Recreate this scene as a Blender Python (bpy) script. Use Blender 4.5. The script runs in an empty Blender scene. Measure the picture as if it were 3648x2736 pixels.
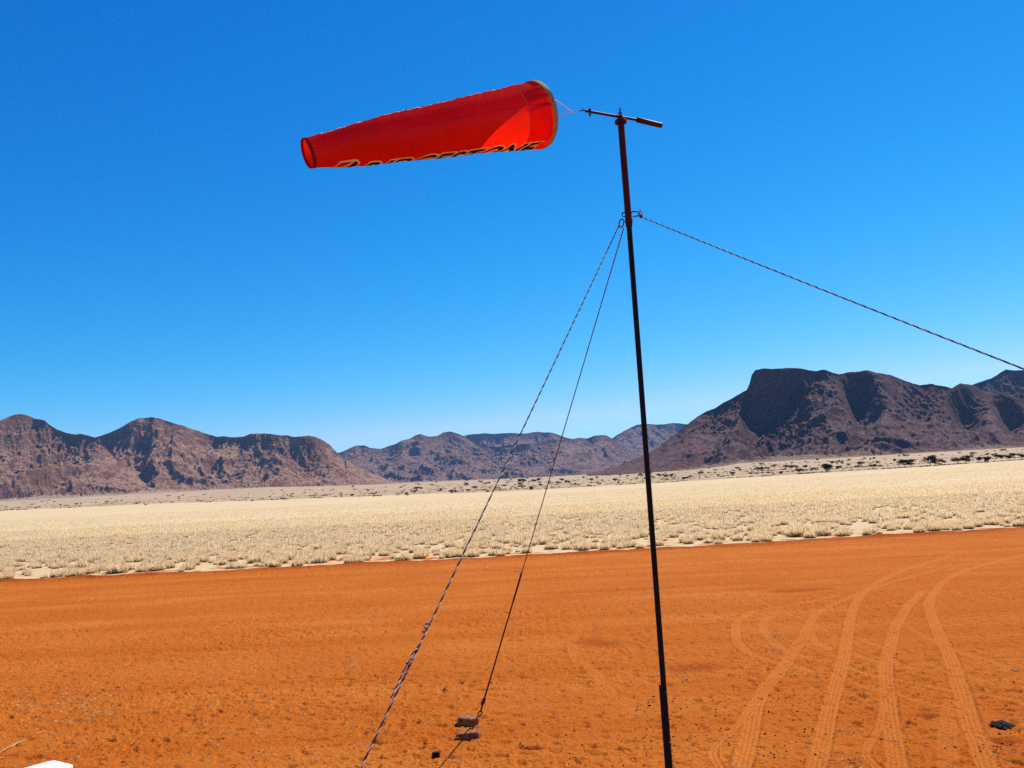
import bpy, bmesh, math, random
import numpy as np
from mathutils import Vector, Matrix

R = math.radians
random.seed(7)
rng = np.random.default_rng(11)
SC = bpy.context.scene
COL = SC.collection

# ------------------------------------------------------------------ camera
CAM_H = 2.7
PITCH, ROLL = R(6.85), R(2.8)
PW, PH, PF = 3648.0, 2736.0, 3160.0          # photo size and focal length in photo pixels
cam_d = bpy.data.cameras.new('camera')
cam_d.sensor_width = 36.0
cam_d.lens = 36.0 * PF / PW
cam_d.clip_start = 0.05
cam_d.clip_end = 60000
cam = bpy.data.objects.new('camera', cam_d)
COL.objects.link(cam)
F0 = Vector((0, math.cos(PITCH), math.sin(PITCH)))
R0 = Vector((1, 0, 0)); U0 = R0.cross(F0)
CR = R0 * math.cos(ROLL) - U0 * math.sin(ROLL)
CU = U0 * math.cos(ROLL) + R0 * math.sin(ROLL)
CP = Vector((0, 0, CAM_H))
m = Matrix((CR, CU, -F0)).transposed().to_4x4(); m.translation = CP
cam.matrix_world = m
SC.camera = cam

# ------------------------------------------------------------------ light and sky
SUN_E, SUN_A = R(50), R(42)                   # elevation, azimuth clockwise from +Y
world = bpy.data.worlds.new('World'); SC.world = world; world.use_nodes = True
nt = world.node_tree
for n in list(nt.nodes): nt.nodes.remove(n)
sky = nt.nodes.new('ShaderNodeTexSky'); sky.sky_type = 'NISHITA'; sky.sun_disc = False
sky.sun_elevation = SUN_E; sky.sun_rotation = SUN_A
sky.altitude = 1500; sky.air_density = 1.0; sky.dust_density = 0.1; sky.ozone_density = 2.0
bg = nt.nodes.new('ShaderNodeBackground'); bg.inputs['Strength'].default_value = 0.1
wo = nt.nodes.new('ShaderNodeOutputWorld')
# the photograph's colour rendering of the sky: each channel gets its own contrast
sep = nt.nodes.new('ShaderNodeSeparateColor'); com = nt.nodes.new('ShaderNodeCombineColor')
nt.links.new(sky.outputs[0], sep.inputs[0])
for ch, (g_, k_, top_) in enumerate(((3.6, 0.0112, 5.1), (1.25, 0.57, 9.0), (0.75, 1.92, 12.0))):
    last = sep.outputs[ch]
    for op, val in (('MINIMUM', top_), ('POWER', g_), ('MULTIPLY', k_)):
        n_ = nt.nodes.new('ShaderNodeMath'); n_.operation = op; n_.inputs[1].default_value = val
        nt.links.new(last, n_.inputs[0]); last = n_.outputs[0]
    nt.links.new(last, com.inputs[ch])
nt.links.new(com.outputs[0], bg.inputs['Color'])
nt.links.new(bg.outputs[0], wo.inputs['Surface'])

sd = bpy.data.lights.new('sun', 'SUN'); sd.energy = 5.0; sd.angle = R(0.53); sd.color = (1, 0.95, 0.88)
sun = bpy.data.objects.new('sun', sd); COL.objects.link(sun)
SDIR = Vector((math.cos(SUN_E) * math.sin(SUN_A), math.cos(SUN_E) * math.cos(SUN_A), math.sin(SUN_E)))
sun.rotation_euler = SDIR.to_track_quat('Z', 'Y').to_euler()
sun.location = SDIR * 40

vs = SC.view_settings
SC.display_settings.display_device = 'sRGB'
vs.view_transform = 'Standard'; vs.look = 'None'; vs.exposure = 0.3; vs.gamma = 1.0
SC.render.engine = 'CYCLES'
cy = SC.cycles
cy.max_bounces = 8; cy.transparent_max_bounces = 8; cy.volume_bounces = 0
cy.use_denoising = False; cy.sample_clamp_indirect = 3.0; cy.sample_clamp_direct = 12.0

# ------------------------------------------------------------------ helpers
def ray(px, py):
    return F0 + CR * ((px - PW / 2) / PF) - CU * ((py - PH / 2) / PF)
def at_y(px, py, Y):
    d = ray(px, py); return CP + d * (Y / d.y)
def at_z(px, py, Z=0.0):
    d = ray(px, py); return CP + d * ((Z - CAM_H) / d.z)
nF, nR, nU = (np.array(v) for v in (F0, CR, CU))
def nray(px, py):
    px = np.asarray(px, float); py = np.asarray(py, float)
    return nF + nR * ((px - PW / 2) / PF)[..., None] - nU * ((py - PH / 2) / PF)[..., None]

def tag(o, label=None, cat=None, group=None, kind=None):
    if label: o['label'] = label
    if cat: o['category'] = cat
    if group: o['group'] = group
    if kind: o['kind'] = kind
    return o
def empty(name, loc=(0, 0, 0), rz=0.0):
    o = bpy.data.objects.new(name, None); COL.objects.link(o)
    o.location = loc; o.rotation_euler = (0, 0, rz); o.empty_display_size = 0.1
    return o
def link_mesh(name, me, mats, parent=None, world_space=True):
    o = bpy.data.objects.new(name, me); COL.objects.link(o)
    for mt in (mats if isinstance(mats, (list, tuple)) else [mats]):
        me.materials.append(mt)
    if parent is not None:
        o.parent = parent
        if world_space:                       # geometry was given in world space, root has pure translation
            p = parent; off = Vector((0, 0, 0))
            while p is not None: off += p.location; p = p.parent
            o.location = -off
    return o
def np_mesh(name, V, Fc, smooth=True, attrs=None, mat_idx=None):
    me = bpy.data.meshes.new(name)
    V = np.asarray(V, np.float32); Fc = np.asarray(Fc, np.int32)
    nv, nf, k = len(V), len(Fc), Fc.shape[1]
    me.vertices.add(nv); me.vertices.foreach_set('co', V.ravel())
    me.loops.add(nf * k); me.loops.foreach_set('vertex_index', Fc.ravel())
    me.polygons.add(nf)
    me.polygons.foreach_set('loop_start', np.arange(0, nf * k, k, dtype=np.int32))
    me.polygons.foreach_set('loop_total', np.full(nf, k, np.int32))
    me.polygons.foreach_set('use_smooth', np.full(nf, smooth, bool))
    if mat_idx is not None: me.polygons.foreach_set('material_index', np.asarray(mat_idx, np.int32))
    me.update(calc_edges=True)
    for an, av in (attrs or {}).items():
        a = me.attributes.new(an, 'FLOAT', 'POINT'); a.data.foreach_set('value', np.asarray(av, np.float32).ravel())
    return me
def grid_faces(nr, nc, wrap=False):
    i = np.arange(nr - 1)[:, None] * nc; j = np.arange(nc if wrap else nc - 1)[None, :]
    j2 = (j + 1) % nc
    return np.stack([i + j, i + j2, i + nc + j2, i + nc + j], -1).reshape(-1, 4)

class MB:
    """collects tubes, boxes and lathes into one mesh"""
    def __init__(s): s.v = []; s.f = []; s.mi = []
    def add(s, V, Fs, mi=0):
        b = len(s.v); s.v += [tuple(p) for p in V]; s.f += [tuple(b + i for i in f) for f in Fs]; s.mi += [mi] * len(Fs); return s
    def tube(s, pts, rad, seg=10, caps=True, mi=0, closed=False):
        pts = [Vector(p) for p in pts]; n = len(pts)
        rr = rad if isinstance(rad, (list, tuple)) else [rad] * n
        V = []; Fs = []; up = None
        for i, p in enumerate(pts):
            if closed: t = (pts[(i + 1) % n] - pts[i - 1]).normalized()
            else: t = (pts[min(i + 1, n - 1)] - pts[max(i - 1, 0)]).normalized()
            if up is None:
                up = t.orthogonal().normalized()
            up = (up - t * up.dot(t)).normalized(); sd_ = t.cross(up)
            for k in range(seg):
                a = 2 * math.pi * k / seg; V.append(p + (up * math.cos(a) + sd_ * math.sin(a)) * rr[i])
        for i in range(n if closed else n - 1):
            i2 = (i + 1) % n
            for k in range(seg):
                k2 = (k + 1) % seg; Fs.append((i * seg + k, i * seg + k2, i2 * seg + k2, i2 * seg + k))
        if caps and not closed:
            Fs.append(tuple(range(seg))[::-1]); Fs.append(tuple((n - 1) * seg + k for k in range(seg)))
        return s.add(V, Fs, mi)
    def lathe(s, c, ax, prof, seg=24, mi=0, closed=False):
        ax = Vector(ax).normalized(); u = ax.orthogonal().normalized(); w = ax.cross(u); c = Vector(c)
        V = []; Fs = []; n = len(prof)
        for (r_, h) in prof:
            for k in range(seg):
                a = 2 * math.pi * k / seg; V.append(c + ax * h + (u * math.cos(a) + w * math.sin(a)) * r_)
        for i in range(n if closed else n - 1):
            i2 = (i + 1) % n
            for k in range(seg):
                k2 = (k + 1) % seg; Fs.append((i * seg + k, i * seg + k2, i2 * seg + k2, i2 * seg + k))
        if not closed:
            Fs.append(tuple(range(seg))[::-1]); Fs.append(tuple((n - 1) * seg + k for k in range(seg)))
        return s.add(V, Fs, mi)
    def box(s, c, ex, ey, ez, mi=0):
        c = Vector(c); ex, ey, ez = Vector(ex), Vector(ey), Vector(ez)
        V = [c + ex * a + ey * b + ez * d for d in (-1, 1) for b in (-1, 1) for a in (-1, 1)]
        return s.add(V, [(0, 2, 3, 1), (4, 5, 7, 6), (0, 1, 5, 4), (2, 6, 7, 3), (0, 4, 6, 2), (1, 3, 7, 5)], mi)
    def build(s, name, mats, parent=None, smooth=True, ws=True, angle=40, bevel=0.0):
        me = bpy.data.meshes.new(name); me.from_pydata([tuple(v) for v in s.v], [], s.f); me.update()
        for p, k in zip(me.polygons, s.mi): p.material_index = k; p.use_smooth = smooth
        if smooth:
            try: me.set_sharp_from_angle(angle=R(angle))
            except Exception: pass
        o = link_mesh(name, me, mats, parent, ws)
        return o

# ---- numpy gradient noise
def _hash(ix, iy, seed):
    h = (ix.astype(np.int64) * 374761393 + iy.astype(np.int64) * 668265263 + seed * 144665) & 0x7fffffff
    h = ((h ^ (h >> 13)) * 1274126177) & 0x7fffffff
    return ((h ^ (h >> 16)) & 0xffff) / 65536.0
def pnoise(x, y, seed=0):
    x = np.asarray(x, float); y = np.asarray(y, float)
    ix = np.floor(x); iy = np.floor(y); fx = x - ix; fy = y - iy
    ix = ix.astype(np.int64); iy = iy.astype(np.int64)
    def g(a, b):
        t = _hash(ix + a, iy + b, seed) * 2 * np.pi
        return np.cos(t) * (fx - a) + np.sin(t) * (fy - b)
    u = fx * fx * fx * (fx * (fx * 6 - 15) + 10); v = fy * fy * fy * (fy * (fy * 6 - 15) + 10)
    n0 = g(0, 0) * (1 - u) + g(1, 0) * u; n1 = g(0, 1) * (1 - u) + g(1, 1) * u
    return (n0 * (1 - v) + n1 * v) * 1.5
def fbm(x, y, seed=0, oct=4, lac=2.03, gain=0.5):
    s = 0; a = 1.0; t = 0
    for k in range(oct):
        s = s + a * pnoise(x * lac ** k + 17.3 * k, y * lac ** k - 9.1 * k, seed + k); t += a; a *= gain
    return s / t
def ridged(x, y, seed=0, oct=5, lac=2.1, gain=0.5):
    s = 0; a = 1.0; t = 0
    for k in range(oct):
        n = 1 - np.minimum(1, np.abs(pnoise(x * lac ** k + 7.7 * k, y * lac ** k + 3.3 * k, seed + k)) * 1.6)
        s = s + a * n * n; t += a; a *= gain
    return s / t
def sstep(a, b, x):
    t = np.clip((x - a) / (b - a), 0, 1); return t * t * (3 - 2 * t)

# ------------------------------------------------------------------ materials
def new_mat(name):
    mt = bpy.data.materials.new(name); mt.use_nodes = True; nt = mt.node_tree
    for n in list(nt.nodes): nt.nodes.remove(n)
    out = nt.nodes.new('ShaderNodeOutputMaterial')
    return mt, nt, out
def nd(nt, typ, ins=None, **kw):
    n = nt.nodes.new(typ)
    for k, v in kw.items(): setattr(n, k, v)
    for k, v in (ins or {}).items():
        if hasattr(v, 'is_output') or isinstance(v, bpy.types.NodeSocket): nt.links.new(v, n.inputs[k])
        else: n.inputs[k].default_value = v
    return n
def c4(c): return (c[0], c[1], c[2], 1)
def mixc(nt, fac, a, b, blend='MIX'):
    n = nt.nodes.new('ShaderNodeMix'); n.data_type = 'RGBA'; n.blend_type = blend
    for k, v in (('Factor', fac), ('A', a), ('B', b)):
        if isinstance(v, bpy.types.NodeSocket): nt.links.new(v, n.inputs[k])
        else: n.inputs[k].default_value = v if k == 'Factor' else c4(v)
    return n.outputs['Result']
def noise(nt, vec, scale, detail=4, rough=0.55, dim='3D'):
    n = nd(nt, 'ShaderNodeTexNoise', {'Scale': scale, 'Detail': detail, 'Roughness': rough}, noise_dimensions=dim)
    nt.links.new(vec, n.inputs['Vector']); return n.outputs['Fac']
def ramp(nt, val, a, b, lo=0.0, hi=1.0):
    n = nd(nt, 'ShaderNodeMapRange', {'Value': val, 'From Min': a, 'From Max': b, 'To Min': lo, 'To Max': hi}); n.clamp = True
    return n.outputs['Result']
def math_(nt, op, a, b=0.0):
    n = nt.nodes.new('ShaderNodeMath'); n.operation = op
    for i, v in enumerate((a, b)):
        if isinstance(v, bpy.types.NodeSocket): nt.links.new(v, n.inputs[i])
        else: n.inputs[i].default_value = v
    return n.outputs[0]
def mapping(nt, vec, scale):
    n = nd(nt, 'ShaderNodeMapping', {'Scale': scale}); nt.links.new(vec, n.inputs['Vector']); return n.outputs[0]
def attr(nt, name): return nd(nt, 'ShaderNodeAttribute', attribute_name=name).outputs['Fac']
def objco(nt): return nt.nodes.new('ShaderNodeTexCoord').outputs['Object']
def princ(nt, out, color, rough=0.6, normal=None, **kw):
    p = nt.nodes.new('ShaderNodeBsdfPrincipled')
    if isinstance(color, bpy.types.NodeSocket): nt.links.new(color, p.inputs['Base Color'])
    else: p.inputs['Base Color'].default_value = c4(color)
    p.inputs['Roughness'].default_value = rough
    for k, v in kw.items(): p.inputs[k].default_value = v
    if normal is not None: nt.links.new(normal, p.inputs['Normal'])
    if out is not None: nt.links.new(p.outputs[0], out.inputs['Surface'])
    return p
def bump(nt, h, strength=0.5, dist=0.01):
    return nd(nt, 'ShaderNodeBump', {'Height': h, 'Strength': strength, 'Distance': dist}).outputs[0]
def worn(name, c1, c2, rough=0.55, scale=30.0, metal=0.0, bdist=0.0008):
    mt, nt, out = new_mat(name); co = objco(nt)
    f = ramp(nt, noise(nt, co, scale, 5, 0.65), 0.4, 0.62)
    p = princ(nt, out, mixc(nt, f, c1, c2), rough, bump(nt, noise(nt, co, scale * 5, 3), 0.6, bdist))
    p.inputs['Metallic'].default_value = metal; p.inputs['Specular IOR Level'].default_value = 0.15
    return mt

def sand_color(nt, co):
    n1 = noise(nt, co, 0.35, 4); n2 = noise(nt, co, 6.0, 5, 0.65); n3 = noise(nt, co, 55.0, 3, 0.7)
    st = noise(nt, mapping(nt, co, (0.05, 0.9, 1)), 1.0, 4)
    c = mixc(nt, ramp(nt, n1, 0.35, 0.65), SAND_A, SAND_B)
    c = mixc(nt, ramp(nt, st, 0.42, 0.62, 0, 0.75), c, SAND_C)
    c = mixc(nt, ramp(nt, n2, 0.3, 0.7, 0, 0.55), c, SAND_D)
    c = mixc(nt, ramp(nt, n3, 0.64, 0.76, 0, 0.7), c, (0.56, 0.27, 0.10))
    c = mixc(nt, ramp(nt, n3, 0.36, 0.24, 0, 0.8), c, (0.15, 0.035, 0.008))
    n4 = noise(nt, mapping(nt, co, (13.0, 20.0, 1)), 1.0, 3, 0.6)
    c = mixc(nt, ramp(nt, n4, 0.58, 0.68, 0, 0.85), c, (0.20, 0.040, 0.006))  # dark flecks painted into the colour as shadows of pebbles and footprints
    n5 = noise(nt, mapping(nt, co, (24.0, 38.0, 1)), 1.0, 2, 0.6)
    c = mixc(nt, ramp(nt, n5, 0.62, 0.72, 0, 0.6), c, (0.66, 0.32, 0.12))
    return c
SAND_A = (0.66, 0.195, 0.028); SAND_B = (0.57, 0.140, 0.012); SAND_C = (0.54, 0.118, 0.008); SAND_D = (0.42, 0.098, 0.008)

# airstrip sand
M_sand, nt, out = new_mat('red_sand'); co = objco(nt)
c = sand_color(nt, co)
c = mixc(nt, math_(nt, 'MULTIPLY', attr(nt, 'track'), 0.5), c, (0.64, 0.20, 0.034))
c = mixc(nt, math_(nt, 'MULTIPLY', attr(nt, 'dark_earth_shade'), 0.8), c, (0.34, 0.055, 0.008))  # dark red earth at edge and in streaks, plus painted gouge shade
h = math_(nt, 'ADD', noise(nt, co, 28.0, 4, 0.7), math_(nt, 'MULTIPLY', noise(nt, co, 110.0, 2, 0.6), 0.4))
princ(nt, out, c, 0.95, bump(nt, h, 1.0, 0.03), **{'Specular IOR Level': 0.04})

# plain: straw covered earth with red gaps near the airstrip, scrub soil beyond the bank
M_plain, nt, out = new_mat('dry_plain'); co = objco(nt)
sc_ = sand_color(nt, co)
n1 = noise(nt, co, 0.9, 5, 0.6); n2 = noise(nt, co, 0.035, 4); n3 = noise(nt, co, 9.0, 4, 0.7)
straw = mixc(nt, ramp(nt, n3, 0.35, 0.65), (0.68, 0.495, 0.26), (0.56, 0.39, 0.195))
straw = mixc(nt, ramp(nt, n2, 0.4, 0.6, 0, 0.5), straw, (0.70, 0.52, 0.28))
near = mixc(nt, ramp(nt, math_(nt, 'ADD', n1, math_(nt, 'MULTIPLY', math_(nt, 'SUBTRACT', attr(nt, 'zone_red'), 1.0), 0.16)), 0.51, 0.60), straw, sc_)
gold = mixc(nt, ramp(nt, noise(nt, mapping(nt, co, (0.02, 0.10, 1)), 1.0, 5, 0.6), 0.38, 0.62), (0.67, 0.50, 0.265), (0.60, 0.435, 0.22))
c = mixc(nt, attr(nt, 'zone_near'), gold, near)
# scrub soil
ns = noise(nt, mapping(nt, co, (0.012, 0.05, 1)), 1.0, 6, 0.65)
scr = mixc(nt, ramp(nt, ns, 0.38, 0.60), (0.56, 0.40, 0.22), (0.38, 0.255, 0.145))
scr = mixc(nt, ramp(nt, noise(nt, co, 0.22, 4, 0.7), 0.54, 0.68, 0, 0.55), scr, (0.20, 0.14, 0.09))
c = mixc(nt, attr(nt, 'zone_scrub'), c, scr)
c = mixc(nt, attr(nt, 'zone_sand'), c, sc_)
princ(nt, out, c, 0.95, bump(nt, noise(nt, co, 5.0, 5, 0.7), 0.7, 0.12), **{'Specular IOR Level': 0.1})

def hill_mat(name, rock, rock2, scree, scree2, tan, bs):
    mt, nt, out = new_mat(name); co = objco(nt)
    geo = nt.nodes.new('ShaderNodeNewGeometry')
    sx = nd(nt, 'ShaderNodeSeparateXYZ'); nt.links.new(geo.outputs['Normal'], sx.inputs[0])
    nz = sx.outputs['Z']
    a = noise(nt, co, 0.012 / bs, 6, 0.65); b = noise(nt, co, 0.06 / bs, 5, 0.7); d = noise(nt, co, 0.004 / bs, 4, 0.6)
    rk = mixc(nt, ramp(nt, b, 0.35, 0.65), rock, rock2)
    sr = mixc(nt, ramp(nt, b, 0.35, 0.62), scree, scree2)
    fac = math_(nt, 'ADD', ramp(nt, nz, 0.62, 0.93, -0.1, 0.6), math_(nt, 'MULTIPLY', math_(nt, 'SUBTRACT', a, 0.5), 2.6))
    fac = math_(nt, 'ADD', fac, math_(nt, 'MULTIPLY', math_(nt, 'SUBTRACT', b, 0.5), 1.6))
    fac = ramp(nt, fac, -0.12, 0.5)
    c = mixc(nt, fac, rk, sr)
    c = mixc(nt, ramp(nt, d, 0.6, 0.75, 0, 0.5), c, tan)
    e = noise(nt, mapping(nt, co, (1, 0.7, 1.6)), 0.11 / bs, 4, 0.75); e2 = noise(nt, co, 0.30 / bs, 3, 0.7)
    c = mixc(nt, ramp(nt, e, 0.50, 0.60, 0, 0.62), c, (rock[0] * 0.55, rock[1] * 0.55, rock[2] * 0.6))  # dark specks: varnished outcrops, bushes and painted rock shadows
    c = mixc(nt, ramp(nt, e2, 0.58, 0.68, 0, 0.5), c, tan)
    c = mixc(nt, attr(nt, 'foot'), c, tan)
    rm = nd(nt, 'ShaderNodeTexNoise', {'Scale': 0.035 / bs, 'Detail': 6.0, 'Roughness': 0.6}, noise_type='RIDGED_MULTIFRACTAL'); nt.links.new(co, rm.inputs['Vector'])
    hh = math_(nt, 'ADD', math_(nt, 'MULTIPLY', rm.outputs['Fac'], -0.5), math_(nt, 'MULTIPLY', e2, 0.7))
    princ(nt, out, c, 0.95, bump(nt, hh, 1.0, 20.0 * bs), **{'Specular IOR Level': 0.1})
    return mt
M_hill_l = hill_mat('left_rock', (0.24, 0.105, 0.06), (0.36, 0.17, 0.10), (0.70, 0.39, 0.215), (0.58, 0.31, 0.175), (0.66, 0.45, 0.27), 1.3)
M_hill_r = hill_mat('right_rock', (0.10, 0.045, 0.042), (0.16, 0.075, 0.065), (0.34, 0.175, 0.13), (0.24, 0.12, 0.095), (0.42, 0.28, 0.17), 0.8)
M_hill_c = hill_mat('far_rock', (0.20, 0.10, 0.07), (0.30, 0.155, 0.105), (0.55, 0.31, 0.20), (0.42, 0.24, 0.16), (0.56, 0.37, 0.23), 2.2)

# vegetation
def leafy(name, c1, c2, sc=8.0, tr=0.25):
    mt, nt, out = new_mat(name)
    rn = nt.nodes.new('ShaderNodeNewGeometry').outputs['Random Per Island']
    c = mixc(nt, rn, c1, c2)
    d = nd(nt, 'ShaderNodeBsdfDiffuse', {'Color': c}); t = nd(nt, 'ShaderNodeBsdfTranslucent', {'Color': c})
    mx = nd(nt, 'ShaderNodeMixShader', {0: tr}); nt.links.new(d.outputs[0], mx.inputs[1]); nt.links.new(t.outputs[0], mx.inputs[2])
    nt.links.new(mx.outputs[0], out.inputs['Surface']); return mt
M_leaf = leafy('acacia_leaf', (0.024, 0.022, 0.013), (0.045, 0.040, 0.020), tr=0.12)
M_bark = worn('acacia_bark', (0.07, 0.05, 0.035), (0.13, 0.10, 0.07), 0.9, 4)
M_straw, nt, out = new_mat('straw_blade')
rn = nt.nodes.new('ShaderNodeNewGeometry').outputs['Random Per Island']
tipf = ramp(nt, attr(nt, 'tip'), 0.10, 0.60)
c = mixc(nt, tipf, (0.07, 0.035, 0.016), mixc(nt, rn, (0.97, 0.77, 0.46), (0.90, 0.69, 0.38)))  # brown blade bases, darkened further to paint the tuft's inner shade
d = nd(nt, 'ShaderNodeBsdfDiffuse', {'Color': c}); t = nd(nt, 'ShaderNodeBsdfTranslucent', {'Color': c})
mx = nd(nt, 'ShaderNodeMixShader', {0: 0.5}); nt.links.new(d.outputs[0], mx.inputs[1]); nt.links.new(t.outputs[0], mx.inputs[2])
nt.links.new(mx.outputs[0], out.inputs['Surface'])
M_litter = leafy('straw_litter', (0.66, 0.46, 0.22), (0.52, 0.33, 0.14), tr=0.1)
M_pebble = worn('dark_pebble', (0.006, 0.003, 0.002), (0.014, 0.007, 0.004), 0.85, 40)

# ------------------------------------------------------------------ terrain function
def az_px(px):                                 # azimuth (x/y) of a photo column at the horizon
    px = np.asarray(px, float)
    py = 1749 - 0.0490 * (px - 1824)
    r_ = nray(px, py); return r_[..., 0] / r_[..., 1]
AZ = az_px([-2500, 0, 1824, 3648, 6000])
_edge = az_px([0, 1824, 3648])
def Df(u):  return np.interp(u, [-1.6, _edge[0], _edge[1], _edge[2], 1.6], [760, 700, 460, 330, 290])
def zE(u):  return np.interp(u, [-1.6, _edge[0], _edge[1], _edge[2], 1.6], [7.2, 6.7, 2.35, 4.7, 6.0])
def Db(u):  return np.interp(u, [-1.6, _edge[0], -0.28, -0.15, _edge[1], 0.12, 0.25, _edge[2], 1.6], [2700, 2700, 2800, 4700, 5000, 4600, 1650, 1500, 1450])
def zB(u):  return np.interp(u, [-1.6, _edge[0], -0.28, -0.15, _edge[1], 0.12, 0.25, _edge[2], 1.6], [46, 46, 50, 72, 70, 66, 33, 33, 38])
def terr(u, Y):                                # height at x = u*Y, depth Y
    u = np.asarray(u, float); Y = np.asarray(Y, float)
    a = np.clip((Y - 60) / (Df(u) - 60), 0, 1); z1 = zE(u) * a ** 1.9
    b = (Y - Df(u)) / (Db(u) - Df(u))
    z2 = zE(u) + (zB(u) - zE(u)) * np.clip(b, 0, 1.25)
    return np.where(Y < Df(u), z1, z2)
def y_edge(x):                                 # far edge of the graded airstrip
    x = np.asarray(x, float)
    return 37.0 + 0.0026 * x * x + 0.045 * x + 0.09 * pnoise(x * 0.35, x * 0 + 3.3, 5) + 0.05 * pnoise(x * 1.3, x * 0 + 8.3, 6)

# base ground: one sheet to the horizon, 360 degrees
ua = np.tan(np.linspace(R(-41), R(41), 700))
angs = np.concatenate([np.arctan(ua), np.linspace(R(41), R(319), 120)[1:-1]])
dist = np.concatenate([[0.01, 2, 5, 10, 16, 22, 28, 32], 1 / np.linspace(1 / 34.0, 1 / 330.0, 150), np.geomspace(336, 3500, 170), np.geomspace(3600, 26000, 40)])
A_, D_ = np.meshgrid(angs, dist)
Xg = D_ * np.sin(A_); Yg = D_ * np.cos(A_)
cosA = np.maximum(np.cos(A_), 0.35)
ug = np.clip(np.tan(np.clip(A_, -1.1, 1.1)), -1.6, 1.6)
ug = np.where(np.abs(np.where(A_ > np.pi, A_ - 2 * np.pi, A_)) > 1.1, 1.6 * np.sign(np.sin(A_)), ug)
Zg = terr(ug, D_ * cosA)
side = np.cos(A_) < 0.5
YD = D_ * cosA
Zg = np.where(YD > 42, Zg + 0.06 * fbm(Xg / 9, Yg / 9, 3, 3) * sstep(42, 80, YD), Zg)
dyE = Yg - y_edge(np.clip(Xg, -60, 60))
Zg = np.where(dyE < 0, -0.04, np.where(dyE < 0.5, -0.04 + 0.06 * dyE / 0.5, Zg + 0.02))
bd = (YD - Df(ug)) / Df(ug)                    # terraces across the scrub plain
terrace = np.where(bd > 0, 0.5 * np.sin(bd * 26 + 1.5 * pnoise(Xg / 180, Yg / 300, 9)) * np.exp(-bd * 1.2), 0)
Zg = Zg + terrace
zone_sand = (dyE < 0.0).astype(float)
zone_near = 1 - sstep(48, 95, YD + 12 * pnoise(Xg / 14, Yg / 14, 2))
zone_scrub = sstep(-0.004, 0.012, bd)
me = np_mesh('ground', np.stack([Xg, Yg, Zg], -1).reshape(-1, 3), grid_faces(len(dist), len(angs), True)[:, ::-1], True,
             {'zone_sand': zone_sand, 'zone_red': 1 - sstep(1.0, 12.0, dyE), 'zone_near': zone_near, 'zone_scrub': zone_scrub})
tag(link_mesh('ground', me, M_plain), kind='structure')

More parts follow.
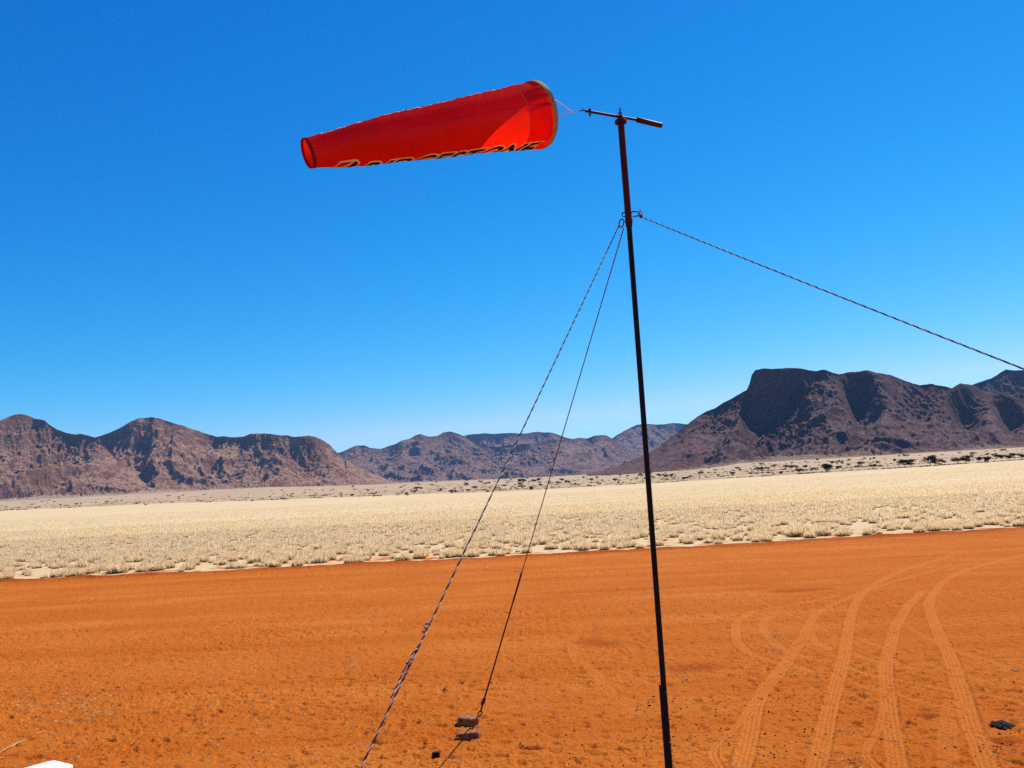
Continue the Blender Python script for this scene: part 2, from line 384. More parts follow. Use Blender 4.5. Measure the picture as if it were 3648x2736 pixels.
# ------------------------------------------------------------------ airstrip with real relief
def rg7(x, y): return (2400 + 0.5642 * x, 1900 + 0.5642 * y)
def path(pts, f=rg7):
    w = [at_z(*f(*p)) for p in pts]; P = np.array([(v.x, v.y) for v in w])
    # Catmull-Rom refine
    Q = []
    for i in range(len(P) - 1):
        p0 = P[max(i - 1, 0)]; p1 = P[i]; p2 = P[i + 1]; p3 = P[min(i + 2, len(P) - 1)]
        for t in np.linspace(0, 1, 6)[:-1]:
            Q.append(0.5 * ((2 * p1) + (-p0 + p2) * t + (2 * p0 - 5 * p1 + 4 * p2 - p3) * t * t + (-p0 + 3 * p1 - 3 * p2 + p3) * t ** 3))
    Q.append(P[-1]); return np.array(Q)
TR = [  # width, depth strength, path in photo region coordinates
 (0.25, 1.0, [(405, 1560), (430, 1482), (480, 1300), (520, 1100), (570, 1000), (630, 920), (690, 850), (770, 730), (830, 650), (860, 560)]),
 (0.12, 0.9, [(330, 1560), (300, 1482), (255, 1400), (270, 1340), (350, 1270), (430, 1180), (480, 1100), (540, 1030), (600, 950)]),
 (0.25, 1.0, [(880, 1560), (905, 1482), (950, 1300), (990, 1100), (1030, 960), (1070, 820), (1095, 700), (1110, 600), (1130, 500), (1160, 430), (1230, 350), (1330, 290), (1500, 215), (1800, 130)]),
 (0.25, 1.0, [(1440, 1560), (1420, 1482), (1395, 1300), (1370, 1150), (1355, 1000), (1345, 850), (1370, 720), (1400, 600), (1430, 540), (1500, 440), (1590, 350)]),
 (0.12, 0.9, [(1320, 1560), (1290, 1482), (1220, 1400), (1240, 1320), (1300, 1240), (1320, 1130), (1330, 1050)]),
 (0.26, 1.0, [(2030, 1580), (1985, 1482), (1940, 1350), (1880, 1200), (1840, 1050), (1790, 900), (1750, 780), (1690, 660), (1650, 560), (1620, 470), (1630, 400), (1700, 310), (1800, 250), (1950, 200), (2200, 140), (2500, 80)]),
 (0.25, 0.5, [(1740, 1560), (1740, 1482), (1735, 1350), (1740, 1200), (1760, 1100), (1770, 1000)]),
 (0.22, 0.8, [(980, 900), (880, 870), (700, 820), (560, 790), (450, 730), (400, 660), (400, 580), (440, 530), (520, 490), (700, 460), (900, 420), (1100, 370)]),
 (0.22, 0.8, [(1000, 830), (880, 790), (740, 750), (640, 690), (580, 620), (570, 570), (620, 520), (720, 490)]),
 (0.2, 0.5, [(1060, 690), (950, 600), (850, 550), (700, 490), (560, 430), (480, 360)]),
 (0.22, 0.9, [(1040, 740), (950, 710), (880, 660), (860, 600), (880, 540), (940, 480), (1050, 430), (1200, 370), (1400, 300), (1700, 220)]),
 (0.2, 0.9, [(1120, 750), (1250, 800), (1400, 820), (1550, 860)]),
 (0.2, 0.9, [(1110, 850), (1250, 890), (1400, 920), (1550, 950), (1750, 990)]),
 (0.2, 0.8, [(1150, 650), (1300, 710), (1450, 750), (1600, 790)]),
 (0.2, 0.7, [(1120, 940), (1300, 990), (1450, 1020), (1600, 1070), (1790, 1110)]),
 (0.2, 0.7, [(1480, 590), (1650, 680), (1850, 760), (2050, 820), (2300, 900)]),
 (0.2, 0.7, [(1850, 900), (2000, 930), (2300, 990)]),
 (0.24, 0.34, [(-560, 560), (-583, 603), (-635, 679), (-610, 782), (-507, 860), (-404, 989), (-248, 1092), (-120, 1150)]),
 (0.2, 0.7, [(1900, 1010), (2050, 1030), (2300, 1090)]),
]
NC = 1500
uu = np.linspace(-0.78, 0.78, NC)
inv = np.linspace(1 / 5.0, 1 / 36.2, 620)
yy = 1 / inv
Us, Ys = np.meshgrid(uu, np.concatenate([[3.0, 4.0], yy, np.full(34, 36.2)]))
last = np.linspace(0, 1, 35)[1:]
Xs = Us * Ys
for k in range(34):                             # fit the last rows to the wandering edge
    row = len(yy) + 2 + k
    ye = y_edge(uu * 37.0)
    Ys[row] = 36.2 + (ye + 0.15 - 36.2) * last[k]; Xs[row] = uu * Ys[row]
near = np.clip(14 / Ys, 0.35, 1.3)
clod = ridged(Xs * 2.6, Ys * 2.0, 21, 4)
Zs = 0.012 * fbm(Xs * 0.7, Ys * 0.7, 31, 3)
patch = sstep(-0.25, 0.35, fbm(Xs * 0.28, Ys * 0.28, 55, 3))
rough = 0.65 + 0.85 * patch
Zs += rough * (0.014 * fbm(Xs * 3.2, Ys * 5.2, 41, 3) + 0.010 * np.abs(fbm(Xs * 9, Ys * 14, 43, 2)) + 0.0055 * pnoise(Xs * 26, Ys * 30, 47))
pits = np.clip(pnoise(Xs * 5.5, Ys * 7.5, 61) - 0.30, 0, 1)
Zs -= rough * 0.09 * pits
Zs += rough * 0.05 * np.clip(pnoise(Xs * 12, Ys * 16, 63) - 0.42, 0, 1)
# graded streaks parallel to the strip
fl = sstep(18, 26, Ys)
Zs = Zs * (1 - 0.55 * fl) + fl * 0.03 * fbm(Xs * 0.10, (Ys - 0.045 * Xs) * 1.6, 71, 3)
track = np.zeros_like(Xs); dark_earth_shade = np.zeros_like(Xs)
def seg_dist(P, X, Y):
    best = np.full(X.shape, 1e9); lat = np.zeros(X.shape); alo = np.zeros(X.shape); L = 0.0
    for i in range(len(P) - 1):
        a, b = P[i], P[i + 1]; d = b - a; l = float(np.hypot(*d))
        if l < 1e-6: continue
        d = d / l; ax = X - a[0]; ay = Y - a[1]
        t = np.clip(ax * d[0] + ay * d[1], 0, l); qx = ax - t * d[0]; qy = ay - t * d[1]
        D = qx * qx + qy * qy; m_ = D < best
        best = np.where(m_, D, best); lat = np.where(m_, np.sign(d[0] * ay - d[1] * ax) * np.sqrt(D), lat); alo = np.where(m_, L + t, alo); L += l
    return lat, alo, L
for (w, dp, pts) in TR:
    w *= 0.78
    P = path(pts)
    lo = P.min(0) - 0.4; hi = P.max(0) + 0.4
    msk = (Xs > lo[0]) & (Xs < hi[0]) & (Ys > lo[1]) & (Ys < hi[1])
    if not msk.any(): continue
    X = Xs[msk]; Y = Ys[msk]
    lat, alo, L = seg_dist(P, X, Y)
    al = np.abs(lat) / (w / 2) + 0.22 * fbm(X * 3.1, Y * 3.1, 83, 3)
    fade = sstep(0, 0.5, alo) * (1 - sstep(L - 0.8, L, alo)) if L > 2 else 1.0
    fade = fade * dp * (0.75 + 0.5 * np.clip(0.5 + fbm(X * 0.8, Y * 0.8, 81, 2), 0, 1))
    ins = (1 - sstep(0.92, 1.08, al)) * fade
    nb = 4 if w > 0.16 else 2
    tread = -0.009 + 0.0055 * np.cos(lat / w * 2 * np.pi * nb) + 0.003 * np.cos(alo * 2 * np.pi / 0.11 + 6 * al)
    berm = 0.011 * np.exp(-((al - 1.18) / 0.16) ** 2) * fade * (0.7 + 0.6 * np.cos(alo * 2 * np.pi / 0.09))
    z = Zs[msk]
    z = z * (1 - 0.75 * np.clip(ins, 0, 1)) + tread * np.clip(ins, 0, 1) + berm
    Zs[msk] = z
    tr_ = track[msk]; track[msk] = np.maximum(tr_, np.clip(ins, 0, 1))
# a scraped rut, a few gouges
def gouge(px, py, L, W, dep, ang):
    c_ = at_z(px, py); ca, sa = math.cos(ang), math.sin(ang)
    dx = Xs - c_.x; dy = Ys - c_.y; a_ = (dx * ca + dy * sa) / L; b_ = (-dx * sa + dy * ca) / W
    g = np.exp(-a_ ** 4 - (b_) ** 2); g2 = np.exp(-a_ ** 4 - (b_ - 1.6) ** 2)
    globals()['Zs'] = Zs - dep * g + 0.6 * dep * g2
    dark_earth_shade[:] = np.maximum(dark_earth_shade, g * 0.8)  # trench shadow painted into the colour of the gouge
gouge(2850, 2103, 0.75, 0.14, 0.08, 0.10); gouge(2660, 2098, 0.5, 0.08, 0.03, 0.0)
gouge(3320, 2553, 0.12, 0.04, 0.03, 0.2); gouge(1890, 2668, 0.14, 0.03, 0.035, -0.3); gouge(2370, 2590, 0.10, 0.03, 0.03, 0)
gouge(118, 2700, 0.10, 0.035, 0.05, 0.3); gouge(2110, 2290, 0.5, 0.25, 0.03, -0.9); gouge(2470, 2380, 0.45, 0.22, 0.025, 0.1)
gouge(3600, 2640, 0.16, 0.08, 0.03, 0.1)
# windrow at the far edge
ye = y_edge(Xs); de = ye - Ys
wr = np.exp(-((de - 0.55) / 0.42) ** 2) * (0.10 + 0.10 * fbm(Xs * 0.5, Ys * 1.5, 91, 3))
Zs += np.maximum(wr, 0) + 0.03 * np.exp(-((de - 2.2) / 0.5) ** 2) * (0.5 + fbm(Xs * 0.5, Ys, 93, 2))
Zs = np.where(de < 0.0, np.minimum(Zs, 0.02 + 0.5 * de), Zs)
dark_earth_shade = np.maximum(dark_earth_shade, np.clip(np.exp(-((de - 0.30) / 0.7) ** 2) * (1.1 + 0.9 * fbm(Xs * 1.5, Ys * 2, 95, 3)), 0, 1))
dark_earth_shade = np.maximum(dark_earth_shade, 0.55 * sstep(0.12, 0.5, fbm((Xs) * 0.06, (Ys - 0.045 * Xs) * 0.75, 97, 3)) * fl)
Zs = np.maximum(Zs, np.where(de < 0.05, -0.2, -0.032))
me = np_mesh('airstrip', np.stack([Xs, Ys, Zs], -1).reshape(-1, 3), grid_faces(Xs.shape[0], NC)[:, ::-1], True, {'track': track, 'dark_earth_shade': dark_earth_shade})
tag(link_mesh('airstrip', me, M_sand), kind='structure')
def sand_z(x, y):                                # height of the sheet near a point
    if y > 36 or y < 3: return 0.0
    j = int(np.clip(round((x / y + 0.78) / 1.56 * (NC - 1)), 0, NC - 1)); i = int(np.abs(Ys[:, 0] - y).argmin())
    return float(Zs[i, j])

# ------------------------------------------------------------------ mountains
def z3(x, y): return (0.5877 * x, 1420 + 0.5877 * y)
def z4(x, y): return (1200 + 0.5425 * x, 1420 + 0.5425 * y)
def z5(x, y): return (2300 + 0.6094 * x, 1250 + 0.6094 * y)
def hill(name, label, sky_pts, Dbase, Dridge, mat, seed, lam, amp, cliffs=(), jag=3.0, foot=0.22, rows=210, power=1.55, step=3.0, spurs=()):
    sky_pts = sorted(sky_pts); sx_ = np.array([p[0] for p in sky_pts]); sy_ = np.array([p[1] for p in sky_pts])
    px = np.arange(sx_[0], sx_[-1], step)
    py = np.interp(px, sx_, sy_) - jag * fbm(px / 40.0, px * 0 + seed, seed, 4, gain=0.6)
    d = nray(px, py); u = d[:, 0] / d[:, 1]; es = d[:, 2] / d[:, 1]
    Y0 = (Dbase(u) if callable(Dbase) else np.full_like(u, Dbase))
    Y1 = (Dridge(u) if callable(Dridge) else np.full_like(u, Dridge)) * (1 + 0.05 * fbm(px / 300.0, px * 0, seed + 5, 3))
    Y1 = np.maximum(Y1, Y0 * 1.03)
    zb = terr(u, Y0) - 3; zr = np.maximum(CAM_H + Y1 * es, zb + 1.0)
    s = np.concatenate([1 - (1 - np.linspace(0, 1, rows)) ** 1.35, np.linspace(1.03, 2.0, 14)])
    S, PX = np.meshgrid(s, px, indexing='ij')
    Yd = Y0 + (Y1 - Y0) * S; X = u * Yd; Hh = (zr - zb)
    sc_ = np.clip(S, 0, 1)
    f = 0.22 * sc_ + 0.78 * sc_ ** power
    for (c0, c1, fb, wd) in cliffs:              # steep rock face at the top of some columns
        cm = sstep(c0 - 40, c0 + 40, PX) * (1 - sstep(c1 - 60, c1 + 60, PX)) 
        k0 = 1 - wd
        fc = np.where(sc_ < k0, fb * (0.3 * sc_ / k0 + 0.7 * (sc_ / k0) ** 1.3), fb + (1 - fb) * sstep(0, 1, (sc_ - k0) / wd) ** 0.7)
        f = f * (1 - cm) + fc * cm
    Z = zb + Hh * f
    Z = np.where(S > 1, zb + Hh * (1 - 0.9 * (S - 1) ** 1.0), Z)
    # gullies: only cut into the envelope, so the skyline stays
    wx = X + lam * 0.45 * fbm(X / lam * 0.8, Yd / lam * 0.8, seed + 1, 3); wy = Yd + lam * 0.45 * fbm(X / lam * 0.8 + 9, Yd / lam * 0.8, seed + 2, 3)
    g1 = 1 - ridged(wx / lam, wy / (lam * 2.4), seed + 10, 2, 2.2, 0.5)
    g2 = 1 - ridged(wx / (lam * 0.36), wy / (lam * 0.6), seed + 20, 3, 2.1, 0.55)
    g3 = 1 - ridged(X / (lam * 0.09), Yd / (lam * 0.12), seed + 30, 3, 2.1, 0.6)
    g4 = 1 - ridged(X / (lam * 0.032), Yd / (lam * 0.04), seed + 37, 2, 2.1, 0.6)
    up = 1 - f
    w1 = sstep(0.02, 0.35, f) * np.clip(up / 0.30, 0, 1) ** 0.8
    w2 = sstep(0.01, 0.22, f) * np.clip(up / 0.12, 0, 1) ** 0.7
    w3 = sstep(0.0, 0.10, f) * np.clip(up / 0.04, 0, 1) ** 0.7
    rock = 0.35 + 0.65 * sstep(-0.15, 0.3, fbm(X / (lam * 1.1), Yd / (lam * 1.3), seed + 60, 3))
    cut = amp * Hh * (0.50 * g1 * w1 + 0.30 * g2 * w2 + rock * (0.18 * g3 * w3 + 0.075 * g4 * w3))
    Z = Z - cut
    for (cx, cw, s0, hgt) in spurs:              # rounded knolls at the foot
        Z = Z + hgt * np.exp(-((PX - cx) / cw) ** 2 - ((S - s0) / 0.13) ** 2) * (0.8 + 0.4 * fbm(X / (lam * .2), Yd / (lam * .2), seed + 44, 3))
    Z = np.maximum(Z, np.where(S > 1, -1e9, terr(u, Yd) - 2 + 0 * Z)) if False else Z
    ft = 1 - sstep(0.4 * foot, foot, f + 0.10 * fbm(X / (lam * 0.5), Yd / (lam * 0.8), seed + 50, 3))
    me = np_mesh(name, np.stack([X, Yd + 0 * X, Z], -1).reshape(-1, 3), grid_faces(len(s), len(px))[:, ::-1], True, {'foot': ft})
    o = link_mesh(name, me, mat); tag(o, label, kind='structure'); return o

A1 = [(-1500, 1600), (-900, 1560), (-400, 1545), (-120, 1520)] + [z3(*p) for p in [(0, 135), (50, 110), (100, 95), (130, 93), (170, 100), (205, 120), (270, 132), (290, 150), (350, 190), (400, 208), (460, 218), (490, 212), (530, 222), (575, 238), (600, 262), (640, 300), (690, 350), (730, 385), (800, 425), (900, 465), (1000, 505), (1080, 528), (1150, 545)]]
B1 = [z3(*p) for p in [(350, 330), (450, 290), (575, 238), (620, 222), (680, 200), (740, 172), (790, 140), (830, 120), (880, 118), (915, 112), (960, 118), (1010, 135), (1060, 150), (1110, 165), (1150, 180), (1200, 195), (1250, 212), (1310, 230), (1360, 228), (1400, 235), (1470, 232), (1520, 212), (1560, 210), (1640, 214), (1700, 222), (1740, 224), (1780, 232), (1830, 228), (1870, 222), (1920, 235), (1960, 255), (2000, 280), (2030, 315), (2050, 332), (2100, 368), (2150, 400), (2212, 425)]] + [z4(*p) for p in [(60, 420), (130, 448), (200, 480), (280, 510), (340, 535), (430, 556)]]
C2 = [(-1500, 1660)] + [z4(*p) for p in [(-200, 470), (300, 420), (600, 330), (700, 280), (830, 245), (900, 232), (970, 227), (1050, 232), (1130, 225), (1200, 228), (1250, 228), (1300, 218), (1400, 222), (1440, 232), (1500, 255), (1550, 265), (1620, 290), (1700, 300), (1760, 285), (1810, 262), (1840, 238), (1900, 205), (1970, 170), (2040, 163), (2110, 172), (2212, 160)]] + [z5(*p) for p in [(60, 432), (150, 422), (240, 428), (500, 440)]] + [(3648, 1500), (5000, 1500)]
C1 = [z4(*p) for p in [(-350, 480), (-150, 430), (0, 357), (40, 350), (90, 322), (120, 308), (180, 308), (220, 325), (290, 330), (340, 312), (380, 300), (430, 275), (480, 262), (520, 240), (550, 233), (600, 250), (660, 245), (700, 222), (740, 215), (790, 228), (830, 245), (880, 280), (950, 310), (1050, 318), (1130, 305), (1250, 298), (1340, 292), (1400, 278), (1450, 272), (1500, 268), (1550, 265), (1600, 258), (1640, 262), (1700, 242), (1760, 238), (1810, 262), (1860, 300), (1930, 345), (2000, 385), (2080, 420), (2212, 450)]] + [z5(*p) for p in [(120, 560), (260, 640)]]
E1 = [z5(*p) for p in [(1500, 330), (1700, 260), (1905, 200), (1960, 180), (2020, 160), (2070, 130), (2110, 108), (2150, 115), (2212, 112)]] + [(3750, 1330), (3950, 1290), (4300, 1330), (5200, 1420)]
D1 = [z4(*p) for p in [(1640, 490), (1750, 470), (1850, 440), (1950, 395)]] + [z5(*p) for p in [(0, 612), (40, 580), (80, 560), (140, 515), (200, 465), (250, 425), (300, 385), (350, 355), (400, 340), (450, 305), (500, 280), (540, 255), (590, 230), (608, 190), (620, 140), (640, 112), (680, 103), (760, 105), (850, 98), (900, 102), (950, 112), (1000, 117), (1040, 110), (1080, 122), (1130, 138), (1180, 125), (1240, 120), (1300, 112), (1350, 128), (1430, 140), (1480, 160), (1530, 180), (1600, 200), (1670, 192), (1730, 205), (1790, 217), (1840, 190), (1880, 195), (1905, 200), (1960, 225), (2000, 235), (2060, 235), (2130, 262), (2212, 285)]] + [(3800, 1440), (4300, 1400), (5200, 1450)]
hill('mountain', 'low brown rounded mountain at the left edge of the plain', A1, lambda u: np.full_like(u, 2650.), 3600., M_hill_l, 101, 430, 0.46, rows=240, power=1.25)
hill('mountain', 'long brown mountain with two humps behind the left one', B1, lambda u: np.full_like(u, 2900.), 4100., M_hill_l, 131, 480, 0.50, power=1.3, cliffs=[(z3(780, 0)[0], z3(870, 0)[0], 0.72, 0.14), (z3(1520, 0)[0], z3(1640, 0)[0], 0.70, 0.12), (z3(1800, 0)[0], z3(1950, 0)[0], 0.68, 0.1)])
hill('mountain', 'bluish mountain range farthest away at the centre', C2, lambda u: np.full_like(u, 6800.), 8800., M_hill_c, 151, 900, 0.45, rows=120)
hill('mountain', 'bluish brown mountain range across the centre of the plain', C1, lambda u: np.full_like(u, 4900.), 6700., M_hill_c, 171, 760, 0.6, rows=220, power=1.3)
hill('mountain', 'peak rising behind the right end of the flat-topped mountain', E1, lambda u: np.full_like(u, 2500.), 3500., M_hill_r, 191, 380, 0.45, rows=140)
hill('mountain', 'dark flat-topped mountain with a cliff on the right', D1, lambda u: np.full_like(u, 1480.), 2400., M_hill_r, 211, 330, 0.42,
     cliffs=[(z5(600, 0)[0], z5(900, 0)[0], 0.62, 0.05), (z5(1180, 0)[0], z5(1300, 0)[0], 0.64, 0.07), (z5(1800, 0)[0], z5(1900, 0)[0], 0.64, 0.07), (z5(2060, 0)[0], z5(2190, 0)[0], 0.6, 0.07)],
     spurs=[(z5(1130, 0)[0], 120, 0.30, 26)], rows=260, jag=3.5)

# ------------------------------------------------------------------ haze
mt, nt, out = new_mat('haze_air')
pv = nd(nt, 'ShaderNodeVolumePrincipled', {'Color': (0.30, 0.58, 1.0, 1), 'Density': 3.2e-5, 'Anisotropy': 0.0})
nt.links.new(pv.outputs[0], out.inputs['Volume'])
mb = MB(); mb.box((0, 6000, 330), (14000, 0, 0), (0, 14000, 0), (0, 0, 340))
o = mb.build('haze', mt, smooth=False); tag(o, kind='stuff')

# ------------------------------------------------------------------ mast, arm, ropes, windsock
M_black = worn('black_paint', (0.004, 0.0035, 0.003), (0.008, 0.005, 0.004), 0.6, 25)
M_redpaint = worn('dark_red_paint', (0.065, 0.006, 0.004), (0.040, 0.006, 0.004), 0.6, 25)
for m_ in (M_black, M_redpaint): m_.node_tree.nodes['Principled BSDF'].inputs['Specular IOR Level'].default_value = 0.18
M_rust = worn('rusty_steel', (0.10, 0.035, 0.02), (0.045, 0.02, 0.015), 0.8, 60)
M_steel = worn('dark_steel', (0.03, 0.028, 0.027), (0.07, 0.05, 0.04), 0.55, 60, 0.5)
M_hoop = worn('tan_hoop', (0.42, 0.235, 0.105), (0.33, 0.17, 0.075), 0.55, 25)
M_whitecord = worn('white_cord', (0.78, 0.76, 0.72), (0.6, 0.57, 0.52), 0.8, 60)
M_rope_d = worn('rope_dark_strand', (0.012, 0.013, 0.02), (0.035, 0.028, 0.03), 0.8, 90)
M_rope_w = worn('rope_white_strand', (0.72, 0.66, 0.55), (0.52, 0.45, 0.34), 0.8, 90)
M_rope_r = worn('rope_red_strand', (0.35, 0.09, 0.05), (0.22, 0.07, 0.045), 0.8, 90)

PY = 7.6
P_top = at_y(2211, 428, PY); P_joint = at_y(2240, 788, PY); P_low = at_y(2386, 2736, PY)
pole_dir = (P_low - P_top).normalized()
P_base = P_top + pole_dir * ((P_top.z + 0.25) / -pole_dir.z)
P_gr = P_top + pole_dir * (P_top.z / -pole_dir.z)
mast = empty('windsock_mast', (P_gr.x, P_gr.y, 0))
tag(mast, 'thin black and dark red steel mast with a swivel arm on top', 'mast')
mb = MB(); mb.tube([P_base, P_joint + pole_dir * -0.02], 0.0235, 20); mb.build('pole', M_black, mast)
mb = MB(); mb.tube([P_joint + pole_dir * 0.05, P_top], 0.0295, 20)
mb.lathe(P_joint, pole_dir, [(0.0300, -0.02), (0.0335, -0.018), (0.0335, 0.016), (0.0300, 0.018)], 20)
tag(mb.build('upper_tube', M_redpaint, mast), 'dark red upper tube of the mast')
mb = MB(); mb.lathe(P_top, -pole_dir, [(0.03, -0.035), (0.052, -0.030), (0.056, -0.012), (0.050, 0.0), (0.030, 0.004), (0.026, 0.022)], 28)
mb.build('flange', M_redpaint, mast)
# steel angle strapped to the foot of the pole
q0 = at_y(2352, 2440, PY - 0.02); off = q0 - (P_top + pole_dir * ((P_top.z - q0.z) / -pole_dir.z))
st_top = q0; st_bot = P_base + off
mb = MB(); md = (st_top + st_bot) / 2; hl = (st_top - st_bot) / 2
mb.box(md + Vector((0.013, -0.018, 0)), (0.020, 0, 0), (0, 0.003, 0), hl); mb.box(md + Vector((-0.006, 0.004, 0)), (0.003, 0, 0), (0, 0.020, 0), hl)
mb.build('stake', M_black, mast, smooth=False)
for py in (2485, 2650):
    mb = MB()
    c_ = P_top + (P_low - P_top) * ((py - 428) / (2736 - 428))
    mb.lathe(c_ + Vector((-0.004, -0.002, 0)), pole_dir, [(0.031, -0.003), (0.034, -0.002), (0.034, 0.002), (0.031, 0.003)], 20)
    mb.build('wire_tie', M_steel, mast)
# swivel arm: parent part with its own pieces
adir = Vector((math.cos(R(30)), math.sin(R(30)), 0.0))
def on_arm(px, py):                              # point of the arm's vertical plane seen at a photo pixel
    n = Vector((-adir.y, adir.x, 0)); d = ray(px, py); t = (Vector((P_top.x, P_top.y, 0)) - CP).dot(n) / d.dot(n)
    return CP + d * t
a_l = on_arm(2086, 395); a_m = on_arm(2270, 427); a_r = on_arm(2356, 447)
ad = (a_r - a_l).normalized()
mb = MB(); mb.tube([a_l, a_m + ad * 0.03], 0.0125, 14); arm = mb.build('arm', M_redpaint, mast)
mb = MB(); mb.tube([a_m, a_m + ad * 0.004, a_r - ad * 0.004, a_r], [0.022, 0.0245, 0.0245, 0.022], 20); mb.build('counterweight', M_redpaint, arm, ws=False).location = (0, 0, 0)
piv = P_top + Vector((0, 0, 0.03))
mb = MB(); mb.tube([piv + Vector((0, 0, -0.01)), piv + Vector((0, 0, 0.085))], 0.007, 10)
mb.lathe(piv + Vector((0, 0, 0.03)), (0, 0, 1), [(0.016, 0), (0.016, 0.014)], 6); mb.lathe(piv + Vector((0, 0, 0.006)), (0, 0, 1), [(0.02, 0), (0.02, 0.004)], 16)
mb.build('pivot_bolt', M_steel, arm, ws=False)
eb = on_arm(2101, 399)
mb = MB(); mb.tube([eb + Vector((0, 0, -0.04)), eb + Vector((0, 0, 0.02))], 0.006, 10)
mb.lathe(eb + Vector((0, 0, 0.014)), (0, 0, 1), [(0.014, 0), (0.014, 0.012)], 6); mb.lathe(eb + Vector((0, 0, -0.028)), (0, 0, 1), [(0.012, 0), (0.012, 0.01)], 6)
mb.build('bolt', M_steel, arm, ws=False)
# rings that hold the ropes
def ring(c, e1, e2, a, b, rad, seg=24):
    c, e1, e2 = Vector(c), Vector(e1).normalized(), Vector(e2).normalized()
    pts = []
    for k in range(seg):
        t = 2 * math.pi * k / seg; ca, sa = math.cos(t), math.sin(t)
        pts.append(c + e1 * (abs(ca) ** 0.8 * math.copysign(1, ca)) * a + e2 * sa * b)
    m_ = MB(); m_.tube(pts, rad, 8, closed=True); return m_
cr_ = at_y(2262, 762, PY); cl_ = at_y(2226, 764, PY); ch_ = at_y(2214, 795, PY - 0.02)
ring(cr_, CR, CU, 0.036, 0.021, 0.0055).build('ring', M_steel, mast)
ring(cl_, CR, CU, 0.024, 0.019, 0.0055).build('ring', M_steel, mast)
ring(ch_, CU + CR * 0.15, CR, 0.036, 0.020, 0.0055).build('ring', M_steel, mast)

def rope_mesh(mb, pts, r_rope, pitch, mis=(0, 1), r_fac=0.56):
    pts = [Vector(p) for p in pts]; cum = [0.0]
    for i in range(1, len(pts)): cum.append(cum[-1] + (pts[i] - pts[i - 1]).length)
    L = cum[-1]; n = max(8, int(L / pitch * 10)); up = None; ns = len(mis)
    C_ = []
    j = 0
    for i in range(n + 1):
        s_ = L * i / n
        while j < len(pts) - 2 and cum[j + 1] < s_: j += 1
        t = (s_ - cum[j]) / (cum[j + 1] - cum[j]); p = pts[j].lerp(pts[j + 1], t); T = (pts[j + 1] - pts[j]).normalized()
        if up is None: up = T.orthogonal().normalized()
        up = (up - T * up.dot(T)).normalized(); C_.append((p, up.copy(), T.cross(up), s_))
    for k, mi in enumerate(mis):
        path_ = []
        for (p, u_, v_, s_) in C_:
            a = 2 * math.pi * (s_ / pitch + k / ns); path_.append(p + (u_ * math.cos(a) + v_ * math.sin(a)) * r_rope * 0.5)
        mb.tube(path_, r_rope * r_fac, 6, mi=mi)
def sag(a, b, amt, n=40):
    a, b = Vector(a), Vector(b); return [a.lerp(b, i / n) - Vector((0, 0, amt * 4 * (i / n) * (1 - i / n))) for i in range(n + 1)]
def knot(mb, c, d, size, mis=(0, 1), turns=3, pitch=0.03):
    """a lump of wound cord round the rope"""
    c = Vector(c); d = Vector(d).normalized(); u = d.orthogonal().normalized(); w = d.cross(u)
    for k in range(turns):
        pts = []; cc = c + d * (k - (turns - 1) / 2) * size * 0.62
        tilt = (u * math.cos(k * 2.1) + w * math.sin(k * 2.1)) * size * 0.25
        for i in range(14):
            t = 2 * math.pi * i / 13; e = (u * math.cos(t) + w * math.sin(t))
            pts.append(cc + e * size * 0.62 + d * (e.dot(tilt)) * 1.2)
        rope_mesh(mb, pts, size * 0.40, pitch, mis)
ROPE = [M_rope_d, M_rope_w, M_rope_r]

# guy rope toward the camera
g1a = at_y(2207, 800, PY - 0.02)
g1b = at_y(1278, 2736, 4.3); dr = (g1b - g1a).normalized(); g1c = g1a + dr * (g1a.z / -dr.z)
gr = empty('guy_rope', (g1c.x, g1c.y, 0)); tag(gr, 'thick black and white twisted guy rope with knots, nearest the camera, left of the mast', 'rope', 'guy ropes of the windsock mast')
mb = MB(); rope_mesh(mb, sag(g1a, g1c, 0.02), 0.0050, 0.085, (0, 0, 1)); mb.build('rope', ROPE, gr)
def along(a, b, py):                             # point of a line whose photo row is py
    lo, hi = 0.0, 1.0
    for _ in range(40):
        t = (lo + hi) / 2; p = a.lerp(b, t) - CP; y_ = PH / 2 - PF * p.dot(CU) / p.dot(F0)
        if y_ < py: lo = t
        else: hi = t
    return a.lerp(b, (lo + hi) / 2)
k1 = along(g1a, g1b, 2222); k2 = along(g1a, g1b, 2362)
k1b = along(g1a, g1b, 2235); k1c = along(g1a, g1b, 2250)
mb = MB(); knot(mb, k1, dr, 0.0130, (0, 1), 2); knot(mb, k1b, dr + CR * 0.3, 0.0125, (0, 1), 2); knot(mb, k1c, dr - CR * 0.2, 0.0105, (0, 1), 2)
rope_mesh(mb, [k1c + CR * 0.010, k1c.lerp(k2, 0.25) + CR * 0.010, k1c.lerp(k2, 0.5) + CR * 0.007, k2.lerp(k1c, 0.3) - CR * 0.004 + CU * 0.002, k2], 0.0052, 0.05, (0, 1))
mb.build('knot', ROPE, gr)
mb = MB(); knot(mb, k2, dr, 0.0150, (0, 1), 2)
k2d = k2 + dr * 0.19; rope_mesh(mb, [k2 - CR * 0.008, k2 + dr * 0.08 - CR * 0.008, k2d - CR * 0.006, k2d + dr * 0.02 - CR * 0.009], 0.0050, 0.05, (0, 1)); mb.build('knot', ROPE, gr)
mb = MB(); knot(mb, g1a + dr * 0.03 + CR * 0.004, dr, 0.014, (0, 1), 3); mb.build('knot', ROPE, gr)
mb = MB(); mb.tube([g1c + Vector((0, 0, 0.03)), g1c + Vector((0, 0, -0.3))], 0.01, 8); mb.build('peg', M_rust, gr)

